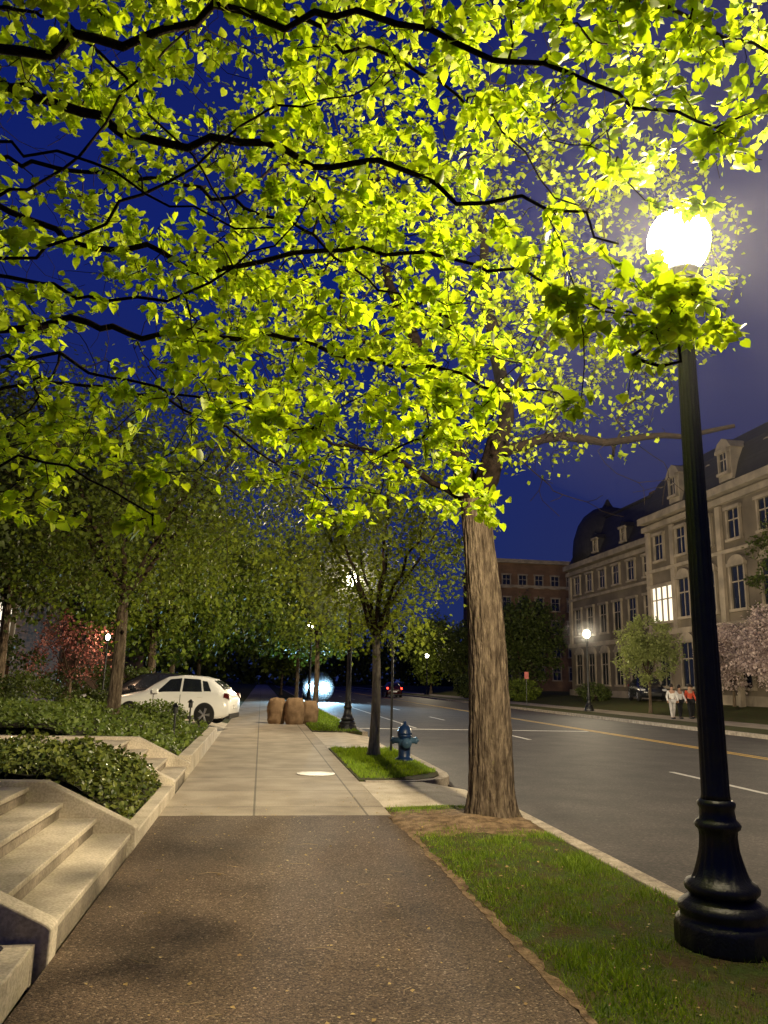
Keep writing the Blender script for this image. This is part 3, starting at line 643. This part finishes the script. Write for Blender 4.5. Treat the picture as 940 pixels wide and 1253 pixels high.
def shrub(name, label, x, y, z, rx, ry, rz, n, ls, mat):
    c = blob_targets(n, (0,0,rz*.95), rx, ry, rz, .3, 1.3); k = len(c); out = unit(c-np.array((0,0,rz*.6)))
    root = thing(name, label, 'shrub', (x,y,z))
    leaves('foliage', c, rnd(k)+out*.5, rnd(k)*.7+out+np.array((0,0,.6)), rng.uniform(ls[0], ls[1], k), DIAM, mat, root)
    sb = MB()
    for i in range(9):
        a = i*2.4; sb.tube([(0,0,-.05),(rx*.3*math.cos(a),ry*.3*math.sin(a),rz*.8),(rx*.6*math.cos(a),ry*.6*math.sin(a),rz*1.5)], [.03,.02,.006], 4)
    sb.build('stems', m_twig2, root)
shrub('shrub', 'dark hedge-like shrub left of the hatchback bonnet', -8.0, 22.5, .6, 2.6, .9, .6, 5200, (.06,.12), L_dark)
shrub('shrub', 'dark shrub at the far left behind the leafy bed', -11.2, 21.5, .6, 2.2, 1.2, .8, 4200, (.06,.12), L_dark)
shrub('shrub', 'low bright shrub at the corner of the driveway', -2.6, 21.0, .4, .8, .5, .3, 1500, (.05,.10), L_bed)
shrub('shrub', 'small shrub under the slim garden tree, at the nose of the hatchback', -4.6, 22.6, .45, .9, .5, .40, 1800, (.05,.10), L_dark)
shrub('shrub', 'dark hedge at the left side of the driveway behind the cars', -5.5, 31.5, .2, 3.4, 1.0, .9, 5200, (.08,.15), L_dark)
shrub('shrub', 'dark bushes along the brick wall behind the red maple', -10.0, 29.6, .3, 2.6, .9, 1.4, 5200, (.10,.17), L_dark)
shrub('shrub', 'round shrub on the mansion lawn beside the dark parked car', 26.8, 61, .3, 1.5, 1.2, .8, 2200, (.12,.2), L_dark)
shrub('shrub', 'clipped shrub across the road, under the distant trees', 22.5, 84, .1, 1.6, 3, 1.3, 2600, (.18,.3), L_dark)
shrub('shrub', 'bright shrub across the road behind the big trunk', 24.5, 72, .1, 1.8, 2.2, 1.0, 2200, (.14,.25), L_mid)
c = []
for i in range(60): c.append(blob_targets(240, (-40+i*2.0, 215+rng.normal()*8, 6.5), 3.8, 3, 8+2.5*rng.random(), .35, .4))
c = np.concatenate(c); k = len(c)
o = leaves('distant_woodland', c, rnd(k), rnd(k)+np.array((0,-.6,.6)), rng.uniform(1.0,1.9,k), DIAM, L_dark); tag(o, 'far dark band of trees closing the avenue', 'trees', None, 'stuff')
# ------------------------------------------------------------------ buildings
def win_proto(w, h, arch, lit, mul=1):
    """window facing -x, centred on the origin of its own sheet"""
    b = MB(); t = .16
    b.box(-.16, 0, -w/2-t, -w/2, -h/2, h/2); b.box(-.16, 0, w/2, w/2+t, -h/2, h/2)
    b.box(-.24, 0, -w/2-t-.08, w/2+t+.08, -h/2-.18, -h/2-.002); b.box(-.26, 0, -w/2-t-.1, w/2+t+.1, h/2+.002, h/2+.22)
    if arch: b.extr([(-w/2-t,h/2+.224)]+[((w/2+t)*math.cos(a), h/2+.224+.5*math.sin(a)) for a in np.linspace(math.pi, 0, 9)[1:-1]]+[(w/2+t,h/2+.224)], 0, -.18, -.003)
    mw = .11 if lit and mul > 2 else .04
    for i in range(1, mul+1):
        y = -w/2+w*i/(mul+1); b.box(-.07, -.045, y-mw, y+mw, -h/2, h/2)
    b.box(-.068, -.046, -w/2, w/2, h*.12, h*.12+.09)
    f = b.build('window', m_trim); g = MB().box(-.04, -.01, -w/2+.002, w/2-.002, -h/2+.002, h/2-.002).build('pane', m_lit if lit else m_glass, f)
    return f
WINS = {}
def window(parent, x, y, z, w, h, arch=False, lit=False, mul=1, rz=0):
    key = (w, h, arch, lit, mul)
    if key not in WINS:
        f = win_proto(w, h, arch, lit, mul); WINS[key] = f
    else:
        s = WINS[key]; f = s.copy(); C.objects.link(f)
        for c_ in s.children: g = c_.copy(); C.objects.link(g); g.parent = f
    f.parent = parent; f.location = (x, y, z); f.rotation_euler = (0, 0, rz); return f
man = thing('mansion', 'grand pale limestone mansion with dark slate mansard roof and corner dome across the road', 'building', (32, 56, .3))
# left wing: local y 0..22 ; pavilion: local y -20..0 projecting 2.5 m
MB().box(0, 15, 0, 22, -.5, 13.2).build('wall', m_stone, man)
MB().box(-2.5, 15, -22, -.002, -.5, 13.8).build('wall', m_stone, man)
for (xx, a, b, dz) in ((0, .3, 22.3, -.6), (-2.5, -22.3, .3, 0)):
    MB().box(xx-.6, 15, a, b, 13.803+dz, 14.3+dz).box(xx-.28, 15, a, b, 13.2+dz, 13.6+dz).build('cornice', m_trim, man)
    MB().box(xx-.15, xx-.003, a, b, 5.1, 5.5).box(xx-.12, xx-.003, a, b, 9.9, 10.15).box(xx-.2, xx-.003, a, b, -.5, .9).build('string_course', m_trim, man)
MB().frustum((-.2,15,.2,21.8), (1.5,13,2,20), 13.702, 17.9).build('roof', m_slate, man)
pr = MB()
for (i0, z0, i1, z1) in ((0,14.302,.35,15.6), (.35,15.603,.9,16.9), (.9,16.903,1.8,18.0), (1.8,18.003,3.4,18.8)):
    pr.frustum((-2.8+i0,15,-21.8+i0,-.2-i0), (-2.8+i1,15-i1,-21.8+i1,-.2-i1), z0, z1)
pr.build('roof', m_slate, man)
MB().box(1.4,13.1,1.9,20.1,17.903,18.1).build('roof_ridge', m_slate, man)
for (a, b) in ((5, 4), (6, 14), (5, -8)): MB().box(a, a+1.3, b, b+.9, 16, 20.4).box(a-.1, a+1.4, b-.1, b+1, 20.403, 20.6).build('chimney', m_brick2, man)
for k in range(7):
    y = 1.7+k*3.0
    window(man, 0, y, 2.9, 1.4, 2.9, True); window(man, 0, y, 7.6, 1.35, 2.6); window(man, 0, y, 11.4, 1.2, 1.7)
    if k in (0, 2, 4):
        d = MB().box(-.15, 3.0, y+.4, y+1.5, 13.9, 15.5).extr([(y+.25,15.503),(y+1.65,15.503),(y+1.4,15.9),(y+.95,16.1),(y+.5,15.9)], 0, -.25, 2.6).build('dormer', m_slate, man)
        window(d, -.15, y+.95, 14.8, .7, 1.1)
for k in range(6):
    y = -2.0-k*3.2
    if k == 0: window(man, -2.5, y, 7.4, 3.3, 2.6, False, True, 3)
    else: window(man, -2.5, y, 7.6, 1.4, 2.7, True)
    window(man, -2.5, y, 2.9, 1.5, 3.0, True); window(man, -2.5, y, 11.7, 1.2, 1.9)
    if k % 2 == 1:
        d = MB().box(-2.9, 1.2, y-.75, y+.75, 14.5, 16.6).extr([(y-.9,16.603),(y+.9,16.603),(y+.55,17.1),(y,17.35),(y-.55,17.1)], 0, -3.0, .8).build('dormer', m_trim, man)
        window(d, -2.9, y, 15.7, .8, 1.3)
    else:
        d = MB().lathe([(.62,-.3),(.62,0)], (0,0,0), 20).build('dormer', m_trim, man); d.matrix_local = Matrix.Translation((-2.1, y, 15.9)) @ Matrix.Rotation(rad(-90), 4, 'Y')
for y in (-.35, -4.0, -10, -16, 21.6, .4):
    MB().box(-2.72 if y < 0 else -.2, -2.503 if y < 0 else -.003, y-.28, y+.28, 5.503, 9.897).box(-2.70 if y < 0 else -.18, -2.503 if y < 0 else -.003, y-.26, y+.26, 10.153, 13.1 if y < 0 else 12.5).build('pilaster', m_trim, man)
MB().lathe([(3.7,13.705),(3.75,14.8),(3.6,16.2),(3.15,17.6),(2.5,18.6),(1.6,19.3),(.6,19.6),(.35,20.0),(.1,20.5)], (3.0,18.4,0), 28).build('dome', m_slate, man, True)
MB().box(-3.6,-2.503,-12.5,-7.5,3.9,4.3).box(-3.5,-3.2,-12.4,-12.1,-.5,3.897).box(-3.5,-3.2,-7.9,-7.6,-.5,3.897).build('porch', m_trim, man)
apt = thing('apartment_building', 'plain flat-roofed brown brick apartment block beyond the dark tree', 'building', (36, 118, 0))
MB().box(0, 34, 0, 20, -.5, 20.6).build('wall', m_brick2, apt); MB().box(-.4, 34.4, -.5, 20, 20.603, 21.2).box(-.15, 34, -.2, -.003, 16.7, 17.1).build('cornice', m_trim, apt)
for r in range(5):
    for k in range(7): window(apt, 1.8+k*2.7, 0, 3.3+r*3.6, 1.2, 1.9, rz=rad(90))
brk = thing('brick_building', 'dark brick building with warm lit window at the left edge', 'building', (-9.3, 31, .3))
MB().box(-24, 0, 0, 7, -.5, 8.2).build('wall', m_brick, brk); MB().box(-24, .3, -.3, 7, 8.203, 8.7).build('cornice', m_brick2, brk)
MB().box(-23.9, -.1, .1, 6.9, 8.703, 9.3).build('roof', m_slate, brk)
for r in range(2):
    for k in range(6):
        f = window(brk, -.6-k*2.5, 0, 2.9+r*3.5, 1.0, 2.0, lit=(r == 0 and k == 0), mul=2, rz=rad(90))
hs = thing('far_house', 'dark house behind the trees left of the sidewalk', 'building', (-11, 50, .3))
MB().box(-14, 0, 0, 26, -.5, 10).build('wall', m_brick2, hs); MB().frustum((-14.3,.3,-.3,26.3),(-11,-3,3,23),10.003,13).build('roof', m_slate, hs)
for k in range(4): window(hs, -1.8-k*3, 0, 3.2, 1.2, 2, rz=rad(90)); window(hs, -1.8-k*3, 0, 7.2, 1.2, 2, rz=rad(90))
# ------------------------------------------------------------------ cars
HATCH = [(0,.62,.34,.5,.60,.58,.62,.45),(.08,.76,.24,.5,.68,.72,.72,.55),(.35,.86,.19,.52,.78,.80,.83,.62),(.9,.89,.18,.55,.86,.83,.93,.66),(1.2,.895,.18,.56,.90,.84,.99,.68),
 (1.55,.895,.18,.57,.92,.84,1.21,.64),(1.95,.895,.18,.58,.94,.84,1.41,.58),(2.5,.895,.18,.58,.95,.84,1.47,.57),(3.1,.895,.18,.58,.96,.84,1.44,.57),(3.55,.89,.19,.60,.97,.83,1.36,.56),
 (3.85,.88,.20,.60,.98,.80,1.19,.60),(4.08,.86,.24,.60,.93,.76,.98,.66),(4.22,.82,.30,.58,.82,.72,.86,.64),(4.26,.74,.36,.55,.74,.66,.76,.60)]
def car(label, loc, rz, paint, group=None, scale=(1,1,1), tail_on=False, head_on=False, name='parked_car', cat='car'):
    root = thing(name, label, cat, loc, rz, group); root.scale = scale; xs = np.array([s[0] for s in HATCH]); A = np.array(HATCH); Lc = 4.26
    def st(x): return [np.interp(x, xs, A[:,k]) for k in range(1, 8)]
    X = np.unique(np.concatenate([np.linspace(0, Lc, 44), xs])); b = MB(); vs = []; fs = []
    for x in X:
        w, zb, zm, zs, ws, zr, wr = st(x); h = []
        h += [(w*.9,zb),(w*.985,zb+.10),(w,zm),((w+ws)/2+.01,(zm+zs)/2+.04),(ws,zs),((ws*.35+wr*.65),zs+(zr-zs)*.65),(wr,zr-.01),(wr*.6,zr+.025)]
        ring = [(x-Lc/2, -a, z) for a, z in h]+[(x-Lc/2, a, z) for a, z in h[::-1]]
        vs += ring
    n = 16
    for i in range(len(X)-1):
        for k in range(n): j = (k+1) % n; fs.append((i*n+k, (i+1)*n+k, (i+1)*n+j, i*n+j))
    fs.append(tuple(range(n))); fs.append(tuple(range((len(X)-1)*n, len(X)*n))[::-1])
    b.add(vs, fs); bd = b.build('body', paint, root, True)
    def side(name, pts4, parent, nx=8, nz=4, o=.014, mat=m_glass):
        for s in (-1, 1):
            xa, xb, xc, xd, lo, hi = pts4; v = []; f = []
            for j in range(nz+1):
                t = j/nz; fr = lo+(hi-lo)*t; x0 = xa+(xd-xa)*t; x1 = xb+(xc-xb)*t
                for i in range(nx+1):
                    x = x0+(x1-x0)*i/nx; w, zb, zm, zs, ws, zr, wr = st(x); g = fr
                    y = ws+( (ws*.35+wr*.65)-ws)*min(1, g/.65) if g <= .65 else (ws*.35+wr*.65)+(wr-(ws*.35+wr*.65))*(g-.65)/.35
                    v.append((x-Lc/2, s*(y+o), zs+(zr-.01-zs)*g))
            for j in range(nz):
                for i in range(nx): a = j*(nx+1)+i; f.append((a,a+1,a+nx+2,a+nx+1))
            MB().add(v, f).build(name, mat, parent, True)
    side('door_window', (1.66,2.52,2.50,2.10,.08,.88), root); side('door_window', (2.59,3.28,3.16,2.57,.08,.88), root); side('quarter_window', (3.34,3.60,3.40,3.22,.12,.84), root, 3)
    def top(name, x0, x1, fr, mat):
        v = []; f = []
        for i in range(7):
            x = x0+(x1-x0)*i/6; w, zb, zm, zs, ws, zr, wr = st(x)
            for j in range(9): y = (-1+2*j/8)*wr*fr; v.append((x-Lc/2, y, zr+.016+.022*(1-abs(y)/wr)))
        for i in range(6):
            for j in range(8): a = i*9+j; f.append((a,a+1,a+10,a+9))
        MB().add(v, f).build(name, mat, root, True)
    top('windscreen', 1.27, 1.90, .96, m_glass); top('rear_window', 3.62, 4.0, .92, m_glass)
    for x in (.82, 3.42):
        for s in (-1, 1):
            y0 = s*.895
            a = MB(); pr = []
            for q in np.linspace(0, 2*math.pi, 28, endpoint=False): pr.append((x-Lc/2+.355*math.cos(q), .325+.355*math.sin(q)))
            a.extr(pr, 1, min(y0*.9, y0*1.006), max(y0*.9, y0*1.006)).build('wheel_arch', m_plast, root)
            wroot = bpy.data.objects.new('wheel', None); C.objects.link(wroot); wroot.parent = root; wroot.location = (x-Lc/2, s*.80, .315); wroot.rotation_euler = (rad(90)*s*1, 0, 0)
            MB().lathe([(.20,-.12),(.29,-.12),(.312,-.09),(.315,.0),(.312,-.0+.09),(.29,.12),(.225,.118)], n=28).build('tyre', m_tyre, wroot, True)
            rm_ = MB().lathe([(.225,-.11),(.225,-.112),(.20,-.118),(.195,-.09)], n=28)
            for k in range(5):
                q = 2*math.pi*k/5
                for dq in (-.13, .13): rm_.tube([(.03*math.cos(q),.03*math.sin(q),-.125),(.205*math.cos(q+dq),.205*math.sin(q+dq),-.125)], [.024,.018], 6)
            rm_.lathe([(.05,-.14),(.05,-.09)], n=14); rm_.build('rim', m_rim, wroot)
    tl = m_tailon if tail_on else m_tail
    for s in (-1, 1):
        MB().extr([(4.02,.84),(4.24,.80),(4.20,.95),(4.04,.975)], 1, s*.70, s*.862).build('tail_light', tl, root, bevel=.01).location = (-Lc/2+.02, 0, 0)
        if head_on: MB().lathe([(.04,0),(.22,.03),(.22,.05)], n=20).build('headlight', m_head, root).matrix_local = Matrix.Translation((-Lc/2-.0, s*.58, .72)) @ Matrix.Rotation(rad(-90), 4, 'Y')
        else: MB().extr([(.02,.60),(.28,.66),(.42,.78),(.06,.70)], 1, s*.55, s*.83).build('headlight', m_lens, root).location = (-Lc/2-.01, 0, 0)
        mm = MB().box(1.62-Lc/2, 1.80-Lc/2, min(s*.90,s*1.06), max(s*.90,s*1.06), .93, 1.06); mm.box(1.66-Lc/2,1.72-Lc/2,min(s*.82,s*.92),max(s*.82,s*.92),.93,.96); mm.build('side_mirror', paint, root, bevel=.02)
        for xx in (2.42, 3.22): MB().box(xx-.09-Lc/2, xx+.09-Lc/2, s*.885-.02, s*.885+.02, .82, .85).build('door_handle', paint, root, bevel=.008)
        for xx in (1.62, 2.55): MB().box(xx-.006-Lc/2, xx+.006-Lc/2, s*.886-.012, s*.886+.013, .30, .90).build('door_gap', m_plast, root)
        MB().box(1.2-Lc/2, 3.0-Lc/2, s*.878-.02, s*.878+.02, .17, .27).build('sill', m_plast, root, bevel=.01)
    MB().box(4.22-Lc/2, 4.285-Lc/2, -.27, .27, .50, .62).build('number_plate', m_white, root); MB().box(4.10-Lc/2, 4.27-Lc/2, -.72, .72, .20, .36).build('rear_bumper', m_plast, root, bevel=.03)
    MB().box(-Lc/2-.015, -Lc/2+.1, -.5, .5, .32, .48).build('grille', m_plast, root, bevel=.02)
    return root
car('white five-door hatchback parked across the driveway', (-2.62, 25.6, .18), rad(-10), m_white, None, (.88,1,.98))
car('dark car parked behind the white hatchback', (-3.9, 28.9, .2), rad(-4), m_dark, None, (1.0,1.0,1.02))
car('large dark car on the mansion drive behind the people', (28.6, 55.5, .62), rad(75), m_dark, None, (1.12,1.08,1.2))
car('tall dark van with cold bright headlights facing us far down the near kerb', (4.5, 66, -.13), rad(90), m_dark, None, (1,1.05,1.55), head_on=True, cat='van', name='parked_van')
car('dark red car driving away with lit red tail lights', (14.6, 88, -.13), rad(-90), m_redp, None, (1,1.0,1.1), tail_on=True)
# (cold light thrown by the headlights)
for s in (-.6, .6):
    ld = bpy.data.lights.new('headlight_beam', 'SPOT'); ld.energy = 9000; ld.color = (.40,.72,1); ld.spot_size = rad(80); ld.spot_blend = .9; ld.shadow_soft_size = .08
    lo = bpy.data.objects.new('headlight_beam', ld); C.objects.link(lo); lo.location = (4.5+s, 63.6, 1.0); lo.rotation_euler = (rad(86), 0, rad(180))
# ------------------------------------------------------------------ street furniture
hy = thing('fire_hydrant', 'blue fire hydrant on the grass beside the young tree', 'fire hydrant', (2.98, 16.2, .02))
MB().lathe([(.19,0),(.19,.04),(.14,.06),(.125,.10),(.125,.46),(.15,.48),(.15,.52)], n=20).build('barrel', m_hyd, hy, True)
MB().lathe([(.155,.52),(.155,.55),(.14,.60),(.11,.66),(.06,.71),(.035,.72),(.035,.78),(.018,.785)], n=20).build('bonnet', m_hyd, hy, True)
MB().lathe([(.127,.30),(.130,.305),(.130,.42),(.127,.425)], n=20).build('band', m_hydl, hy, True)
for (a, r, h) in ((rad(180), .06, .40), (0, .06, .40), (rad(-90), .085, .36)):
    q = MB().lathe([(r,0),(r,.12),(r*1.2,.125),(r*1.2,.16),(r*.5,.17),(r*.35,.20)], n=14).build('nozzle_cap', m_hydl, hy, True)
    q.matrix_local = Matrix.Translation((.10*math.cos(a), .10*math.sin(a), h)) @ Matrix.Rotation(a, 4, 'Z') @ Matrix.Rotation(rad(90), 4, 'Y')
sg = thing('sign_post', 'slim dark steel sign post on the verge behind the hydrant', 'sign post', (3.05, 18.3, 0))
MB().lathe([(.028,0),(.028,2.9),(.01,2.92)], n=8).build('pole', m_iron, sg); MB().box(-.035,-.029,-.15,.15,2.25,2.75).build('sign_plate', m_plast, sg)
s2 = thing('sign_post', 'small red and white sign on a post across the road', 'sign post', (19.4, 56, 0))
MB().lathe([(.03,0),(.03,2.5)], n=8).build('pole', m_iron, s2); MB().box(-.16,.16,-.05,-.04,2.0,2.5).build('sign_plate', M('red_sign', (.4,.10,.09), .4), s2)
for i, (x, y, w_, h_, l_) in enumerate(((.62,29.3,.68,.90,'paper yard-waste bag, leftmost of the three on the sidewalk'),(1.26,29.0,.70,.92,'bulging paper yard-waste bag, middle of the three on the sidewalk'),(1.84,29.5,.62,.82,'paper yard-waste bag, rightmost of the three on the sidewalk'))):
    vs = []; fs = []; n = 28; R = 14
    for j in range(R+1):
        t = j/R; k = .86+.20*math.sin(math.pi*t**.9)
        if t > .9: k *= 1-.18*(t-.9)/.1
        for q in range(n):
            a = 2*math.pi*q/n; e_ = (abs(math.cos(a))**2.5+abs(math.sin(a))**2.5)**(-1/2.5); rr = w_/2*k*(.96*e_)*(1+.12*mnoise.noise(Vector((a*1.5, t*4, i*3)))+.07*mnoise.noise(Vector((a*5, t*12, i))))
            vs.append((rr*math.cos(a), rr*.9*math.sin(a), h_*t+(.07*mnoise.noise(Vector((a*1.2,9,i))) if t > .85 else 0)))
    for j in range(R):
        for q in range(n): z_ = (q+1) % n; fs.append((j*n+q, j*n+z_, (j+1)*n+z_, (j+1)*n+q))
    fs.append(tuple(range(R*n, R*n+n)))
    o = MB().add(vs, fs).build('yard_waste_bag', m_paper, None, True); o.location = (x, y, .003); o.rotation_euler = (0, 0, i*.35); tag(o, l_, 'bag', 'brown paper yard-waste bags on the sidewalk')
for i, (x, y, z, l_) in enumerate(((-1.75,17.2,.35,'low black garden light, nearer one in the leafy bed'),(-1.7,20.2,.35,'low black garden light, farther one in the leafy bed'))):
    g = thing('garden_light', l_, 'garden light', (x, y, z)); MB().lathe([(.02,0),(.02,.5)], n=8).build('stem', m_iron, g); MB().lathe([(.05,.5),(.05,.62),(.09,.63),(.02,.70)], n=14).build('lantern', m_iron, g)
g = thing('garden_lamp', 'small lit warm globe lamp in the left garden by the red maple', 'garden lamp', (-5.1, 26.9, .2))
MB().lathe([(.035,0),(.03,2.5),(.06,2.52)], n=8).build('post', m_iron, g); MB().lathe([(.03,2.52),(.06,2.58),(.07,2.64),(.04,2.70),(.01,2.72)], n=14).build('globe', m_globe, g, True)
ld = bpy.data.lights.new('garden_bulb', 'POINT'); ld.energy = 110; ld.color = (1,.6,.35); ld.shadow_soft_size = .08; lo = bpy.data.objects.new('garden_bulb', ld); C.objects.link(lo); lo.parent = g; lo.location = (0,0,2.65)
# ------------------------------------------------------------------ people
def skin(name, verts, edges, radii, mat, parent, root=0, sub=2):
    me = bpy.data.meshes.new(name); me.from_pydata(verts, edges, []); me.update(); o = link(name, me, mat, parent)
    md = o.modifiers.new('skin', 'SKIN'); md.use_smooth_shade = True
    for i, r in enumerate(radii): me.skin_vertices[0].data[i].radius = (r if isinstance(r, tuple) else (r, r))
    me.skin_vertices[0].data[root].use_root = True
    o.modifiers.new('sub', 'SUBSURF').levels = sub; o.modifiers['sub'].render_levels = sub; return o
m_skin = M('skin', (.42,.25,.17), .6); m_hair = M('dark_hair', (.02,.013,.01), .6)
def person(label, x, y, z, rz, top, legs, stride=.18, hair=m_hair, s=1.0, swing=.2):
    r = thing('person', label, 'person', (x, y, z), rz, None); r.scale = (s, s, s); a = stride
    V = [(0,0,.95),(0,0,1.15),(0,0,1.38),(0,0,1.47),(0,.01,1.56),(0,.02,1.66),
         (.09,0,.92),(.10,a*.5,.50),(.10,a,.07),(.10,a+.15,.04), (-.09,0,.92),(-.10,-a*.2,.50),(-.10,-a,.10),(-.10,-a+.13,.04),
         (.19,0,1.40),(.24,-swing*.4,1.14),(.23,-swing*.3+.08,.90),(.23,-swing*.2+.12,.80), (-.19,0,1.40),(-.24,swing*.3,1.14),(-.23,swing+.05,.92),(-.23,swing+.10,.82)]
    E = [(0,1),(1,2),(2,3),(3,4),(4,5),(0,6),(6,7),(7,8),(8,9),(0,10),(10,11),(11,12),(12,13),(2,14),(14,15),(15,16),(16,17),(2,18),(18,19),(19,20),(20,21)]
    Rr = [(.15,.11),(.13,.095),(.155,.10),.055,.075,.085,.085,.06,.04,.035,.085,.06,.04,.035,.055,.042,.032,.03,.055,.042,.032,.03]
    skin('body', V, E, Rr, m_skin, r)
    skin('top', [V[i] for i in (0,1,2,14,15,16,18,19,20)], [(0,1),(1,2),(2,3),(3,4),(4,5),(2,6),(6,7),(7,8)], [(.175,.13),(.155,.12),(.175,.12),.072,.055,.045,.072,.055,.045], top, r)
    skin('trousers', [V[i] for i in (0,6,7,8,10,11,12)], [(0,1),(1,2),(2,3),(0,4),(4,5),(5,6)], [(.17,.13),.105,.078,.058,.105,.078,.058], legs, r)
    for s_, q in ((1, V[9]), (-1, V[13])): MB().box(q[0]-.045, q[0]+.045, q[1]-.2, q[1]+.06, 0, .09).build('shoe', m_plast, r, bevel=.03)
    h = MB().lathe([(.02,-.10),(.075,-.06),(.098,.0),(.10,.06),(.075,.11),(.03,.135)], (0,0,0), 16).build('hair', hair, r, True); h.location = (0,-.015,1.67)
m_wh = M('white_cloth', (.75,.73,.70), .8); m_rd = M('red_cloth', (.55,.08,.04), .8); m_bk = M('black_cloth', (.012,.012,.014), .85); m_bl = M('pale_trousers', (.5,.48,.46), .8)
person('person in a white top and pale trousers, leftmost of the walkers', 21.4, 38.8, .0, rad(170), m_wh, m_bl)
person('person in a white top and dark trousers, second walker from the left', 22.05, 39.2, .0, rad(190), m_wh, m_bk, .12, s=.98)
person('person in a red top and dark trousers walking across the road', 22.75, 39.4, .0, rad(185), m_rd, m_bk, .16, s=1.02)
person('person in black clothes, rightmost of the walkers', 23.2, 40.0, .0, rad(175), m_bk, m_bk, .14)
